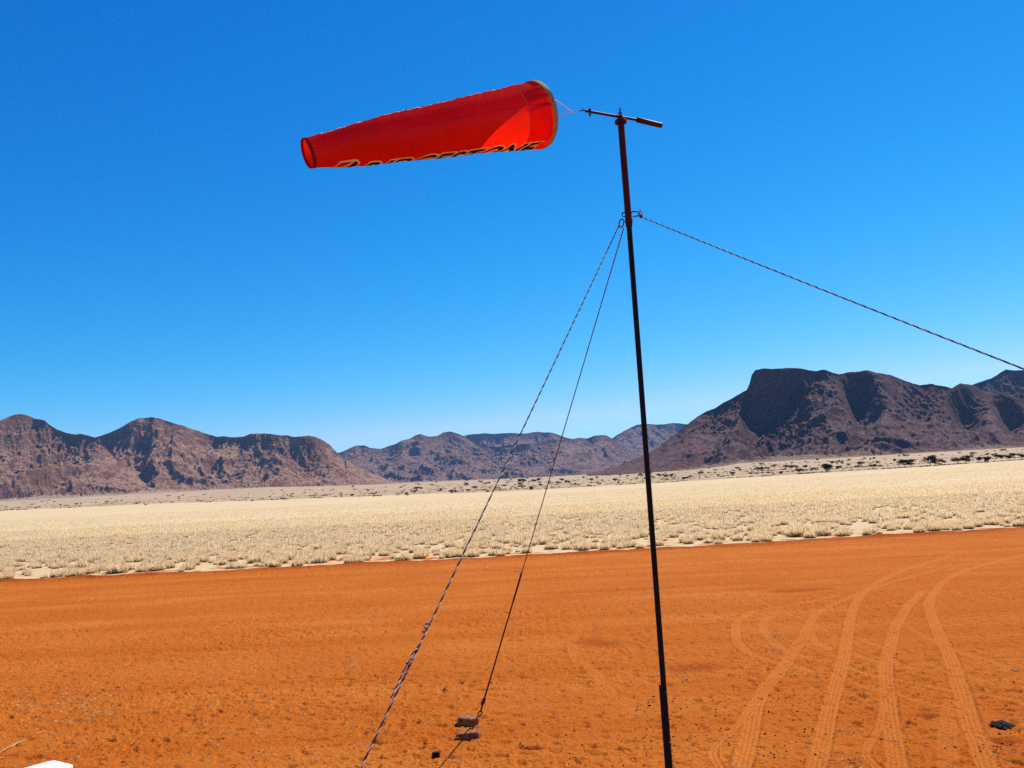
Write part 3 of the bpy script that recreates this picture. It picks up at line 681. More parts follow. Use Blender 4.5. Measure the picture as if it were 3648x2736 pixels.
# guy rope to the far anchor between the two stones
g2a = at_y(2222, 812, PY + 0.01); g2c = at_z(1704, 2562, 0.03); dr2 = (g2c - g2a).normalized()
gr = empty('guy_rope', (g2c.x, g2c.y, 0)); tag(gr, 'thin dark guy line running down to the two stones on the sand', 'rope', 'guy ropes of the windsock mast')
s1 = along(g2a, g2c, 2040); s2 = along(g2a, g2c, 2490); s3 = along(g2a, g2c, 2505)
mb = MB(); rope_mesh(mb, sag(g2a, s1, 0.0), 0.0056, 0.06, (0, 2)); mb.build('rope', ROPE, gr)
mb = MB(); knot(mb, s1, dr2, 0.014, (1, 2), 2); rope_mesh(mb, [s1, s1 - CR * 0.04 + CU * 0.016, s1 - CR * 0.085 + CU * 0.012], 0.005, 0.04, (1, 2)); mb.build('knot', ROPE, gr)
mb = MB(); mb.tube([s1, s1.lerp(s2, 0.2), s1.lerp(s2, 0.22), s2], [0.011, 0.010, 0.008, 0.010], 8)
mb.tube([s1.lerp(s2, 0.30), s1.lerp(s2, 0.30) - CR * 0.045 + CU * 0.004], 0.004, 6)
sx2 = s1.lerp(s2, 0.86); mb.tube([sx2, sx2 + CR * 0.03], 0.006, 6); mb.build('wire', M_rust, gr)
mb = MB(); mb.tube([s2 - dr2 * 0.02, s2 + dr2 * 0.01, s3, s3 + dr2 * 0.015], [0.010, 0.022, 0.019, 0.012], 10); mb.box(s3 - CR * 0.012, CR * 0.014, CU * 0.018, F0 * 0.01); mb.build('clamp', M_rust, gr, smooth=False)
s4 = g2c - dr2 * 0.13
mb = MB(); mb.tube([s3, s4], 0.0105, 8)
rr_ = ring(s4 + dr2 * 0.035, dr2, CR, 0.045, 0.020, 0.007); mb.v += []; mb.build('rod', M_rust, gr)
rr_.build('loop', M_rust, gr)
mb = MB(); mb.tube([g2c - dr2 * 0.05, g2c + Vector((-0.05, -0.02, 0.01)), g2c + Vector((-0.08, -0.02, -0.2))], 0.008, 8); mb.build('peg', M_rust, gr)

# guy rope to the right
g3a = at_y(2276, 768, PY); g3m = at_y(2290, 775, PY); g3b = at_y(3648, 1289, 4.7); dr3 = (g3b - g3m).normalized(); g3c = g3m + dr3 * (g3m.z / -dr3.z)
gr = empty('guy_rope', (g3c.x, g3c.y, 0)); tag(gr, 'black and white twisted guy rope stretched from the mast to the right edge', 'rope', 'guy ropes of the windsock mast')
mb = MB(); rope_mesh(mb, sag(g3m, g3c, 0.045, 60), 0.0052, 0.085, (0, 0, 1)); mb.build('rope', ROPE, gr)
mb = MB(); knot(mb, g3a.lerp(g3m, 0.5), dr3, 0.015, (0, 2), 3); knot(mb, g3a + CU * 0.02 + CR * 0.012, CU, 0.010, (1, 1), 2)
rope_mesh(mb, [g3m, g3m + CU * 0.045 - CR * 0.01, g3a + CU * 0.05 + CR * 0.01, g3a + CU * 0.03], 0.005, 0.03, (1, 0)); mb.build('knot', ROPE, gr)
mb = MB(); mb.tube([g3c + Vector((0, 0, 0.03)), g3c + Vector((0, 0, -0.3))], 0.01, 8); mb.build('peg', M_rust, gr)

# ---- windsock
def cloth(name, dcol, tcol, tf, rough=0.8):
    mt, nt, out = new_mat(name); co = objco(nt)
    w = nd(nt, 'ShaderNodeTexNoise', {'Scale': 260.0, 'Detail': 2.0}); nt.links.new(co, w.inputs['Vector'])
    bn = bump(nt, w.outputs['Fac'], 0.3, 0.001)
    vr = ramp(nt, noise(nt, co, 5.0, 3), 0.3, 0.7, 0.9, 1.05)
    def sc(c_):
        m_ = nd(nt, 'ShaderNodeVectorMath', {0: c_[:3]}, operation='SCALE'); nt.links.new(vr, m_.inputs['Scale']); return m_.outputs[0]
    d = nd(nt, 'ShaderNodeBsdfDiffuse', {'Color': sc(dcol), 'Normal': bn}); t = nd(nt, 'ShaderNodeBsdfTranslucent', {'Color': sc(tcol), 'Normal': bn})
    g = nd(nt, 'ShaderNodeBsdfGlossy', {'Color': (1, 1, 1, 1), 'Roughness': 0.45})
    mx = nd(nt, 'ShaderNodeMixShader', {0: tf}); nt.links.new(d.outputs[0], mx.inputs[1]); nt.links.new(t.outputs[0], mx.inputs[2])
    m2 = nd(nt, 'ShaderNodeMixShader', {0: 0.012}); nt.links.new(mx.outputs[0], m2.inputs[1]); nt.links.new(g.outputs[0], m2.inputs[2])
    nt.links.new(m2.outputs[0], out.inputs['Surface']); return mt
M_cloth = cloth('red_cloth', (0.66, 0.012, 0.004), (0.92, 0.016, 0.004), 0.62)
M_hem = cloth('dark_red_binding', (0.16, 0.006, 0.006), (0.35, 0.005, 0.005), 0.35)
M_outl = cloth('white_print', (0.84, 0.82, 0.78), (0.88, 0.82, 0.74), 0.25)
M_ink = cloth('black_print', (0.008, 0.008, 0.008), (0.005, 0.005, 0.005), 0.1)

Mc = at_y(1906, 411, 7.42)                        # mouth centre
Tc = at_y(1095, 548, 6.42)                        # tail centre
hoop_c = Mc
axis = (Tc - Mc); LEN = axis.length; axis.normalize()
e1 = Vector((0, -1, 0)); e1 = (e1 - axis * e1.dot(axis)).normalized(); e2 = e1.cross(axis)
if e2.z < 0: e2 = -e2
RM, RT = 0.278, 0.122
def sock_r(t): return RM + (RT - RM) * t + 0.010 * np.sin(np.pi * np.clip(t, 0, 1)) * (1 - 0.3 * t)
nax, ne1, ne2, nMc = (np.array(v) for v in (axis, e1, e2, Mc))
def sock_pt(t, ph, off=0.0):
    t = np.asarray(t, float); ph = np.asarray(ph, float)
    r = sock_r(t) + off
    mouth = np.exp(-np.clip(t, 0, 1) / 0.075)
    r = r + 0.015 * mouth * np.clip(t / 0.02, 0, 1) * np.sin(ph * 11 + 3 * np.sin(ph * 3) + t * 20)
    top = np.exp(-(np.angle(np.exp(1j * (ph - R(66)))) / 0.38) ** 2)
    r = r + top * (0.0032 * np.sin(t * 95 + ph * 9 + 3 * np.sin(t * 21)) + 0.0016 * np.sin(t * 190 + ph * 14)) * sstep(0.03, 0.12, t) * (1 - 0.5 * sstep(0.8, 1, t))
    r = r + 0.0035 * np.sin(t * 17 + ph * 3) * sstep(0.05, 0.3, t) + 0.004 * np.sin(ph * 2 + t * 8)
    ax_off = -0.008 * np.sin(np.pi * np.clip(t, 0, 1))   # slight billow of the axis
    P = nMc + nax * (t * LEN)[..., None] + (ne1 * (np.cos(ph) * (1 - 0.32 * sstep(0.80, 1.0, t)))[..., None] + ne2 * np.sin(ph)[..., None]) * r[..., None]
    P = P - ne2 * ax_off[..., None]
    return P
def sock_sheet(name, t0, t1, p0, p1, nt_, np_, off, mat, parent, wrap):
    t = np.linspace(t0, t1, nt_); p = np.linspace(p0, p1, np_, endpoint=not wrap)
    T_, Pp = np.meshgrid(t, p, indexing='ij')
    me = np_mesh(name, sock_pt(T_, Pp, off).reshape(-1, 3), grid_faces(nt_, np_, wrap), True)
    return link_mesh(name, me, mat, parent)
sock = empty('windsock', tuple(Mc))
tag(sock, 'red cloth windsock with black and white lettering, streaming left from the mast arm', 'windsock')
sock_sheet('sleeve', 0.0, 1.0, 0, 2 * math.pi, 260, 220, 0.0, M_cloth, sock, True)
sock_sheet('mouth_lining', 0.004, 0.112, 0, 2 * math.pi, 40, 200, -0.004, M_cloth, sock, True)
sock_sheet('seam', 0.02, 0.98, R(-9), R(-9) + 0.05, 200, 3, 0.0020, M_cloth, sock, False)
sock_sheet('seam', 0.02, 0.98, R(171), R(171) + 0.05, 200, 3, 0.0020, M_cloth, sock, False)
mb = MB()
mb.tube([Vector(sock_pt(0.113, a)) + (e1 * math.cos(a) + e2 * math.sin(a)) * 0.0015 for a in np.linspace(0, 2 * math.pi, 120)[:-1]], 0.0011, 4, closed=True)
mb.build('stitching', M_litter, sock)
sock_sheet('hem', 0.990, 1.003, 0, 2 * math.pi, 6, 160, 0.0022, M_hem, sock, True)

# hoop
hax = (axis * -1)                                 # points out of the mouth
mb = MB(); mb.lathe(Mc + axis * 0.012, hax, [(RM + 0.006, -0.004), (RM + 0.0135, -0.002), (RM + 0.0150, 0.020), (RM + 0.0135, 0.044), (RM + 0.006, 0.046), (RM + 0.002, 0.044), (RM + 0.002, -0.002)], 96, closed=True)
hoop = mb.build('hoop', M_hoop, sock)
hc = Mc - axis * 0.012
def eyelet(ang):
    c_ = hc + (e1 * math.cos(ang) + e2 * math.sin(ang)) * (RM + 0.0165); nrm = (e1 * math.cos(ang) + e2 * math.sin(ang))
    m1 = MB(); u = nrm.orthogonal().normalized(); w = nrm.cross(u)
    m1.tube([c_ + (u * math.cos(2 * math.pi * k / 20) + w * math.sin(2 * math.pi * k / 20)) * 0.0085 for k in range(20)], 0.0032, 8, closed=True)
    m1.build('eyelet', M_black, hoop, ws=False)
    m1 = MB(); m1.lathe(c_, nrm, [(0.0066, -0.004), (0.0060, 0.001), (0.003, 0.0025)], 12); m1.build('cord_knot', M_whitecord, hoop, ws=False)
    return c_
ea = eyelet(R(-8)); eb_ = eyelet(R(172)); 
hook = on_arm(2083, 394); ringp = hook - ad * 0.0 + (Mc - hook).normalized() * 0.05
kn = ringp + (Mc - hook).normalized() * 0.06
mb = MB()
mb.tube([ea, ea + hax * 0.03 - e1 * 0.002, kn], 0.0042, 8)
mb.tube([eb_, eb_ + hax * 0.03, kn], 0.0038, 8)
mb.tube([kn, ringp], 0.0048, 8)
mb.lathe(kn, (kn - ringp).normalized(), [(0.004, -0.008), (0.0075, -0.003), (0.0075, 0.004), (0.004, 0.008)], 10)
mb.build('bridle', M_whitecord, sock)
mb = MB(); mb.tube([ringp, ringp.lerp(hook, 0.5) + Vector((0, 0, 0.004)), hook + ad * 0.02], 0.0045, 8)
mb.tube([ringp.lerp(hook, 0.7), ringp.lerp(hook, 0.7) + Vector((0, 0, 0.022)), ringp.lerp(hook, 0.7) + Vector((0.006, 0, 0.028))], 0.003, 6)
mb.build('hook', M_steel, arm, ws=False)

# lettering mapped on the sleeve
def flat_to_bm(verts, faces, cell=0.014):
    bm = bmesh.new(); vv = [bm.verts.new((x, y, 0)) for x, y in verts]
    for f in faces:
        try: bm.faces.new([vv[i] for i in f])
        except ValueError: pass
    bmesh.ops.triangulate(bm, faces=bm.faces[:])
    xs = [v.co.x for v in bm.verts]; ys = [v.co.y for v in bm.verts]
    for k in np.arange(math.floor(min(xs) / cell) * cell, max(xs), cell * 2.5):
        bmesh.ops.bisect_plane(bm, geom=bm.verts[:] + bm.edges[:] + bm.faces[:], plane_co=(k, 0, 0), plane_no=(1, 0, 0))
    for k in np.arange(math.floor(min(ys) / cell) * cell, max(ys), cell):
        bmesh.ops.bisect_plane(bm, geom=bm.verts[:] + bm.edges[:] + bm.faces[:], plane_co=(0, k, 0), plane_no=(0, 1, 0))
    bm.verts.index_update()
    V = [(v.co.x, v.co.y) for v in bm.verts]; Fs = [tuple(v.index for v in f.verts) for f in bm.faces]; bm.free(); return V, Fs
_dg = None
def glyph(ch, size, shear, offset):
    cu = bpy.data.curves.new('tmp_text', 'FONT'); cu.body = ch; cu.size = size; cu.shear = shear; cu.offset = offset; cu.resolution_u = 4; cu.fill_mode = 'FRONT'
    ob = bpy.data.objects.new('tmp_text', cu); COL.objects.link(ob)
    dg = bpy.context.evaluated_depsgraph_get(); me = bpy.data.meshes.new_from_object(ob.evaluated_get(dg))
    V = [(v.co.x, v.co.y) for v in me.vertices]; Fs = [tuple(p.vertices) for p in me.polygons]
    COL.objects.unlink(ob); bpy.data.objects.remove(ob); bpy.data.curves.remove(cu); bpy.data.meshes.remove(me)
    return V, Fs
# (x from the tail end of the word, v down from the letter tops)
Hs = 0.19
items = []                                        # (verts, faces, material index, layer)
B_out = [(-.10, -.29), (-.02, -.15), (.06, 0), (.20, 0.0), (.24, -.01), (.265, -.04), (.262, -.08), (.235, -.115), (.20, -.14), (.235, -.165), (.235, -.21), (.19, -.265), (.12, -.29)]
B_red = [(-.045, -.21), (.072, -.022), (.190, -.020), (.165, -.042), (.10, -.085), (.03, -.145)]
B_blk = [(.210, -.022), (.232, -.028), (.246, -.05), (.240, -.08), (.215, -.105), (.165, -.135), (.215, -.165), (.215, -.205), (.175, -.255), (.12, -.275), (-.06, -.275), (.02, -.19), (.10, -.135), (.165, -.085)]
for poly, mi, ly in ((B_out, 1, 0), (B_red, 2, 3), (B_blk, 0, 3)):
    items.append(([(x, y) for x, y in poly], [tuple(range(len(poly)))], mi, ly))
x = 0.27
size = Hs / 0.70
for i, ch in enumerate('RIDGESTONE'):
    for mi, offs, ly in ((1, 0.024, 0.15 * (i % 2) + 0.3), (0, 0.007, 3 + 0.1 * (i % 2))):
        V, Fs = glyph(ch, size, 0.42, offs)
        V = [(x + a * 1.12, b - Hs - 0.058) for a, b in V]; items.append((V, Fs, mi, ly))
    V0, _ = glyph(ch, size, 0.0, 0.0); x += (max(a for a, b in V0) * 1.12) + 0.030
WORD = x
def put_word(name, t_tail, t_mouth, top_deg, sign, lift=0.0):
    """sign +1: word runs tail to mouth, tops toward larger angle; -1: runs mouth to tail, tops toward smaller angle"""
    VV = []; FF = []; MI = []
    for (V, Fs, mi, ly) in items:
        V2, F2 = flat_to_bm(V, Fs); b = len(VV); V2 = np.array(V2)
        if V2[:, 0].min() > 0.2: V2[:, 1] += lift
        fr = V2[:, 0] / WORD
        t = t_tail + (t_mouth - t_tail) * fr if sign > 0 else t_mouth + (t_tail - t_mouth) * fr
        r = sock_r(t); ph = R(top_deg) + (V2[:, 1] / r if sign > 0 else -V2[:, 1] / r)
        P = sock_pt(t, ph, 0.0016 + 0.0005 * ly)
        VV += [tuple(p) for p in P]; FF += [tuple(b + k for k in f) for f in F2]; MI += [mi] * len(F2)
    me = bpy.data.meshes.new(name); me.from_pydata(VV, [], FF); me.update()
    for p, k in zip(me.polygons, MI): p.material_index = k; p.use_smooth = True
    return link_mesh(name, me, [M_ink, M_outl, M_cloth], sock)
TOPDEG = -70
put_word('lettering', 0.925, 0.060, TOPDEG, 1)
put_word('lettering', 0.90, 0.045, 59, -1, 0.052)

# ------------------------------------------------------------------ stones and the white marker
M_stone = worn('sandstone', (0.34, 0.15, 0.06), (0.16, 0.036, 0.010), 0.9, 18, bdist=0.004)
M_white = worn('white_paint', (0.85, 0.85, 0.82), (0.78, 0.77, 0.72), 0.6, 12)
M_dirty = worn('chipped_concrete', (0.55, 0.45, 0.33), (0.42, 0.30, 0.18), 0.9, 30)
def stone(name, outline, h, c, rz, seed, mat, bev=0.012, tilt=0.0):
    bm = bmesh.new(); bot = [bm.verts.new((x_, y_, -0.03)) for x_, y_ in outline]
    top = [bm.verts.new((x_ * 0.93, y_ * 0.93, h * (1 + tilt * x_))) for x_, y_ in outline]
    n = len(outline); bm.faces.new(bot[::-1]); bm.faces.new(top)
    for i in range(n): bm.faces.new((bot[i], bot[(i + 1) % n], top[(i + 1) % n], top[i]))
    bmesh.ops.bevel(bm, geom=bm.edges[:], offset=bev, segments=2, affect='EDGES', profile=0.6)
    bmesh.ops.triangulate(bm, faces=bm.faces[:])
    bmesh.ops.subdivide_edges(bm, edges=bm.edges[:], cuts=2, use_grid_fill=True)
    for v in bm.verts:
        s_ = 22; q = v.co
        k = math.sin(q.x * s_ * 2.1 + seed) * math.sin(q.y * s_ * 2.6 + seed * 2) * math.sin(q.z * s_ * 2 + seed * 3) + 0.5 * math.sin(q.x * 71 + q.y * 53 + seed)
        v.co += v.normal * k * 0.0035
    me = bpy.data.meshes.new(name); bm.to_mesh(me); bm.free()
    o = link_mesh(name, me, mat); o.location = c; o.rotation_euler = (0, 0, rz); return o
c1_ = at_z(1667, 2585, 0.0); c2_ = at_z(1668, 2626, 0.0)
tag(stone('stone', [(-.130, -.06), (-.085, -.12), (.02, -.13), (.115, -.08), (.135, 0.0), (.05, .12), (-.05, .18), (-.12, .09)], 0.085, (c1_.x, c1_.y + 0.08, 0), 0.05, 1.3, M_stone, 0.02, tilt=-1.2),
    'tan flat-topped stone at the foot of the thin guy line, the farther of two', 'stone', 'anchor stones')
tag(stone('stone', [(-.145, -.09), (-.02, -.07), (.12, -.10), (.15, -.01), (.13, .09), (.0, .11), (-.12, .08)], 0.062, (c2_.x, c2_.y, 0), 0.06, 4.1, M_stone, 0.016, tilt=0.4),
    'tan brick-shaped stone crossed by the rope shadow, the nearer of two', 'stone', 'anchor stones')
c3_ = at_z(1553, 2695)
tag(stone('stone', [(-.035, -.02), (.01, -.035), (.045, -.015), (.04, .02), (-.01, .035), (-.045, .012)], 0.045, (c3_.x, c3_.y, 0), 0.4, 2.2, M_pebble, 0.008), 'small black stone lying alone on the sand below the two tan stones', 'stone')
# black clump at bottom right: a low ragged heap
c4_ = at_z(3572, 2588); mb = MB(); rr = random.Random(5)
for k in range(46):
    a = rr.uniform(0, 6.28); q = rr.random() ** 0.6; cx = c4_.x + math.cos(a) * q * 0.115; cyy = c4_.y + math.sin(a) * q * 0.15
    s_ = rr.uniform(0.018, 0.036) * (1.15 - 0.5 * q); hgt = 0.032 * (1 - q) + 0.010; T = Vector((cx, cyy, hgt))
    ex = Vector((math.cos(a * 3), math.sin(a * 3), rr.uniform(-.3, .3))).normalized() * s_; ey = ex.cross(Vector((rr.uniform(-.2, .2), rr.uniform(-.2, .2), 1))).normalized() * s_ * rr.uniform(.5, 1); ez = ex.cross(ey).normalized() * s_ * 0.55
    mb.lathe(T, ez, [(s_ * .5, -s_ * .5), (s_, -s_ * .15), (s_ * .95, s_ * .15), (s_ * .45, s_ * .45)], 7)
tag(mb.build('dung_heap', M_pebble), 'flat black ragged clump on the sand at the bottom right beside the tyre track', 'dung')
# small twigs / dry tufts on the sand
def tuft(px, py, s_, lab):
    c_ = at_z(px, py); mb = MB(); r_ = random.Random(int(px))
    for k in range(9):
        a = r_.uniform(0, 6.28); el = r_.uniform(0.2, 1.1); L = s_ * r_.uniform(.6, 1.2)
        d_ = Vector((math.cos(a) * math.cos(el), math.sin(a) * math.cos(el), math.sin(el)))
        mb.tube([Vector((c_.x, c_.y, 0)), Vector((c_.x, c_.y, 0)) + d_ * L * .6, Vector((c_.x, c_.y, 0)) + d_ * L + Vector((0, 0, -L * .15))], [0.004, 0.003, 0.001], 5)
    tag(mb.build('dry_twig', M_bark), lab, 'twig', 'dry twigs on the sand')
tuft(1647, 2436, 0.06, 'dry dark twig on the sand left of the thin guy line, above the stones')
tuft(1505, 2668, 0.06, 'dry dark twig on the sand left of the small black stone')
# large pale grass head at the left edge
ca, cb = at_z(-10, 2690), at_z(77, 2645); dv = (cb - ca); mb = MB(); r_ = random.Random(3)
for k in range(34):
    t = r_.random() ** 0.8 * 0.8 + 0.1; a = ca.lerp(cb, t); sp = (1 - abs(t - 0.45) * 1.6) * 0.05
    e = ca.lerp(cb, min(1, t + r_.uniform(.12, .3))) + Vector((r_.uniform(-sp, sp), r_.uniform(-sp, sp), r_.uniform(0.0, 0.02)))
    mb.tube([a + Vector((0, 0, .012)), a.lerp(e, .5) + Vector((0, 0, .016)), e + Vector((0, 0, .012))], [0.0025, 0.003, 0.001], 4)
mb.tube([ca + Vector((0, 0, .01)), ca.lerp(cb, .5) + Vector((0, 0, .016)), cb + Vector((0, 0, .015))], 0.004, 5)
tag(mb.build('grass_stalk', M_litter), 'large pale dry grass head lying on the sand at the bottom left edge', 'grass stalk')

# white painted marker block
ZB = 0.16
pc = at_z(180, 2709, ZB); pl = at_z(40, 2748, ZB); pr = at_z(222, 2740, ZB)
du = (Vector((pl.x, pl.y, 0)) - Vector((pc.x, pc.y, 0))).normalized(); dw = Vector((du.y, -du.x, 0)); 
if dw.y > 0: dw = -dw
org = Vector((pc.x, pc.y, 0)) - du * 0.03
LW, LD, rc = 0.85, 0.42, 0.065
pts = []
for (cx, cy, a0) in ((LW - rc, LD - rc, 0), (rc, LD - rc, 90), (rc, rc, 180), (LW - rc, rc, 270)):
    for k in range(7):
        a = R(a0 + k * 15); pts.append((cx + rc * math.cos(a), cy + rc * math.sin(a)))
def wpt(p, z): return org + du * p[0] + dw * p[1] + Vector((0, 0, z))
root = empty('marker_block', tuple(org)); tag(root, 'white painted marker block with a rounded corner at the bottom left corner', 'marker')
def prism(z0, z1, inset=0.0):
    cx, cy = LW / 2, LD / 2; n = len(pts)
    def ins(p, k): return (cx + (p[0] - cx) * (1 - k / cx), cy + (p[1] - cy) * (1 - k / cy))
    V = [wpt(ins(p, inset), z0) for p in pts] + [wpt(ins(p, inset), z1 - 0.008) for p in pts] + [wpt(ins(p, inset + 0.008), z1) for p in pts]
    Fs = [tuple(range(n)), tuple(2 * n + k for k in range(n))[::-1]]
    for k in range(n):
        k2 = (k + 1) % n; Fs += [(k, k + n, k2 + n, k2), (k + n, k + 2 * n, k2 + 2 * n, k2 + n)]
    return V, Fs
mb = MB(); V, Fs = prism(0.10, ZB); mb.add(V, Fs); mb.build('painted_top', M_white, root)
mb = MB(); V, Fs = prism(-0.05, 0.10, 0.012); mb.add(V, Fs); mb.build('concrete_base', M_dirty, root)

# ------------------------------------------------------------------ litter and pebbles
def px_ground(n, x0, x1, y0, y1, seed):
    r_ = random.Random(seed); out_ = []
    while len(out_) < n:
        p = at_z(r_.uniform(x0, x1), r_.uniform(y0, y1))
        if 5 < p.y < 35.5: out_.append(p)
    return out_
V = []; Fs = []; r_ = random.Random(9)
spots = px_ground(420, -200, 3850, 2100, 2850, 1) + px_ground(160, 60, 420, 2440, 2580, 2) + px_ground(60, 2600, 2850, 2260, 2330, 3) + px_ground(50, 700, 1300, 2300, 2400, 4) + px_ground(240, 0, 2000, 2150, 2736, 6)
for p in spots:
    L = min(0.30, 0.03 + r_.expovariate(1 / 0.04)); a = r_.uniform(-0.5, 1.0) if r_.random() < .6 else r_.uniform(0, 6.28); wd = r_.uniform(0.003, 0.006)
    dx, dy = math.cos(a), math.sin(a); z0 = sand_z(p.x, p.y) + 0.008; bend = r_.uniform(-.25, .25) * L; b = len(V)
    for k in range(4):
        t = k / 3; cx = p.x + dx * L * t - dy * bend * 4 * t * (1 - t); cyy = p.y + dy * L * t + dx * bend * 4 * t * (1 - t); zz = z0 + 0.03 * L * math.sin(t * 3.1) * 4
        ww = wd * (1 - 0.6 * t)
        V += [(cx - dy * ww, cyy + dx * ww, zz), (cx + dy * ww, cyy - dx * ww, zz), (cx, cyy, zz + ww * 1.4)]
    for k in range(3):
        i = b + 3 * k; Fs += [(i, i + 1, i + 4, i + 3), (i + 1, i + 2, i + 5, i + 4), (i + 2, i, i + 3, i + 5)]
tag(link_mesh('straw_litter', np_mesh('straw_litter', V, Fs, False), M_litter), kind='stuff')
V = []; Fs = []; r_ = random.Random(19)
spots = px_ground(50, 2380, 2600, 2480, 2660, 11) + px_ground(70, 2700, 3050, 2400, 2720, 12) + px_ground(30, 3100, 3648, 2440, 2736, 13) + px_ground(90, 0, 3648, 2200, 2736, 14) + px_ground(24, 2250, 2330, 2480, 2640, 15) + px_ground(30, 1900, 2400, 2600, 2736, 16) + px_ground(30, 3480, 3640, 2590, 2680, 17)
ico = bmesh.new(); bmesh.ops.create_icosphere(ico, subdivisions=1, radius=1.0); iV = np.array([v.co[:] for v in ico.verts]); iF = np.array([[v.index for v in f.verts] for f in ico.faces]); ico.free()
for p in spots:
    s_ = r_.uniform(0.005, 0.010) * (1.5 if r_.random() < .1 else 1); b = len(V); j = 1 + 0.25 * rng.standard_normal(len(iV))
    Q = iV * j[:, None] * s_ * np.array([r_.uniform(.9, 1.5), r_.uniform(.9, 1.4), r_.uniform(.6, .9)])
    V += [(p.x + q[0], p.y + q[1], sand_z(p.x, p.y) + 0.004 + q[2]) for q in Q]; Fs += [tuple(b + k for k in f) for f in iF]
tag(link_mesh('pebbles', np_mesh('pebbles', V, Fs, False), M_pebble), kind='stuff')

# ------------------------------------------------------------------ grassland
def tussock_geo(nb, h, w, seed, seg=2):
    """returns verts, quads, tip attribute of a rounded fuzzy tuft of blades"""
    g = np.random.default_rng(seed); V = []; Fq = []; T = []
    for k in range(nb):
        a = g.uniform(0, 2 * np.pi); el = g.uniform(0.22, 1.0) ** 0.75; L = h * g.uniform(0.75, 1.05) * (0.72 + 0.28 * el); br = 0.19 * np.sqrt(g.random()); ba = g.uniform(0, 2 * np.pi)
        base = np.array([br * np.cos(ba), br * np.sin(ba), -0.02]); th = np.pi / 2 * el
        d = np.array([np.cos(a) * np.cos(th), np.sin(a) * np.cos(th), np.sin(th)])
        sdv = np.array([-np.sin(a + g.uniform(-1, 1)), np.cos(a), 0.2]); sdv /= np.linalg.norm(sdv)
        b = len(V); droop = (1 - el) * 0.25 * L + 0.04 * L
        for j in range(seg + 1):
            t = j / seg; p = base + d * L * t - np.array([0, 0, droop * t * t]); ww = w * (0.7 + 0.6 * t - 1.05 * t * t) 
            V += [p - sdv * ww, p + sdv * ww]; T += [t, t]
        for j in range(seg): i = b + 2 * j; Fq.append((i, i + 1, i + 3, i + 2))
    return np.array(V), np.array(Fq), np.array(T)
protos = []
for k in range(6):
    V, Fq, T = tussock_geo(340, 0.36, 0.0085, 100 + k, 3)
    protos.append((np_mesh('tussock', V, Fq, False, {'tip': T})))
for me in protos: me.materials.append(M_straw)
r_ = random.Random(77); pos = []
def gz(x, y): return float(terr(np.clip(x / y, -1.6, 1.6), y)) + 0.02
cand = []
g = np.random.default_rng(5)
# clumped scatter with density rising away from the strip
N = 60000
uu_ = g.uniform(-0.80, 0.80, N); yy_ = np.sqrt(g.uniform(36.0 ** 2, 135.0 ** 2, N)); xx_ = uu_ * yy_
de_ = yy_ - y_edge(xx_)
dens = np.where(de_ < 0.7, 0, np.clip(0.40 + 0.40 * sstep(1, 16, de_) + 0.55 * fbm(xx_ / 5, yy_ / 5, 12, 3), 0.03, 1))
p_keep = dens * 0.60
keep = g.random(N) < p_keep
xx_, yy_ = xx_[keep], yy_[keep]
order = np.argsort(yy_); xx_, yy_ = xx_[order], yy_[order]
vis = np.abs(xx_ / yy_) < 0.60
idx_ind = np.where(vis)[0][:300]
label_of = lambda x_, y_: 'pale dry grass tussock near the edge of the red airstrip'
for n_, i in enumerate(idx_ind):
    o = bpy.data.objects.new('grass_tussock', protos[n_ % 6]); COL.objects.link(o)
    s_ = r_.uniform(0.5, 1.3) * (1.3 if r_.random() < .12 else 1); o.location = (xx_[i], yy_[i], gz(xx_[i], yy_[i])); o.rotation_euler = (0, 0, r_.uniform(0, 6.28)); o.scale = (s_ * r_.uniform(0.95, 1.25), s_ * r_.uniform(0.95, 1.25), s_ * r_.uniform(0.85, 1.1))
    xi_ = xx_[i] / yy_[i]; where = 'at the far left of the field' if xi_ < -0.30 else 'left of the thick guy rope' if xi_ < -0.075 else 'between the two left guy ropes' if xi_ < 0.0 else 'between the thin guy line and the mast' if xi_ < 0.145 else 'just right of the mast' if xi_ < 0.30 else 'at the far right of the field'
    sz_ = 'large rounded' if s_ > 0.95 else 'middling' if s_ > 0.65 else 'small low'
    tag(o, sz_ + ' pale grass tussock beside the airstrip ' + where, 'grass tussock', sz_ + ' front grass tussocks ' + where)
rest = np.setdiff1d(np.arange(len(xx_)), idx_ind)
lods = {0: [tussock_geo(150, 0.34, 0.012, 200 + k, 2) for k in range(5)], 1: [tussock_geo(54, 0.32, 0.020, 300 + k, 2) for k in range(5)], 2: [tussock_geo(12, 0.28, 0.036, 400 + k, 1) for k in range(5)]}
VV = []; FF = []; TT = []; nb_ = 0
def add_tuft(x, y, lod, s_):
    global nb_
    V, Fq, T = lods[lod][r_.randrange(5)]; a = r_.uniform(0, 6.28); ca_, sa_ = math.cos(a), math.sin(a)
    Q = np.empty_like(V); Q[:, 0] = (V[:, 0] * ca_ - V[:, 1] * sa_) * s_ * 1.1 + x; Q[:, 1] = (V[:, 0] * sa_ + V[:, 1] * ca_) * s_ * 1.1 + y; Q[:, 2] = V[:, 2] * s_ + gz(x, y)
    VV.append(Q); FF.append(Fq + nb_); TT.append(T if lod < 2 else 0.45 + 0.55 * T); nb_ += len(V)  # coarse far tufts carry less of the painted base shade
for i in rest:
    y = yy_[i]; add_tuft(xx_[i], y, 0 if y < 55 else 1 if y < 90 else 2, r_.uniform(0.45, 1.35) * (1.25 if r_.random() < .1 else 1))
N = 17000
yy2 = np.sqrt(g.uniform(130.0 ** 2, 300.0 ** 2, N)); xx2 = g.uniform(-0.75, 0.75, N) * yy2
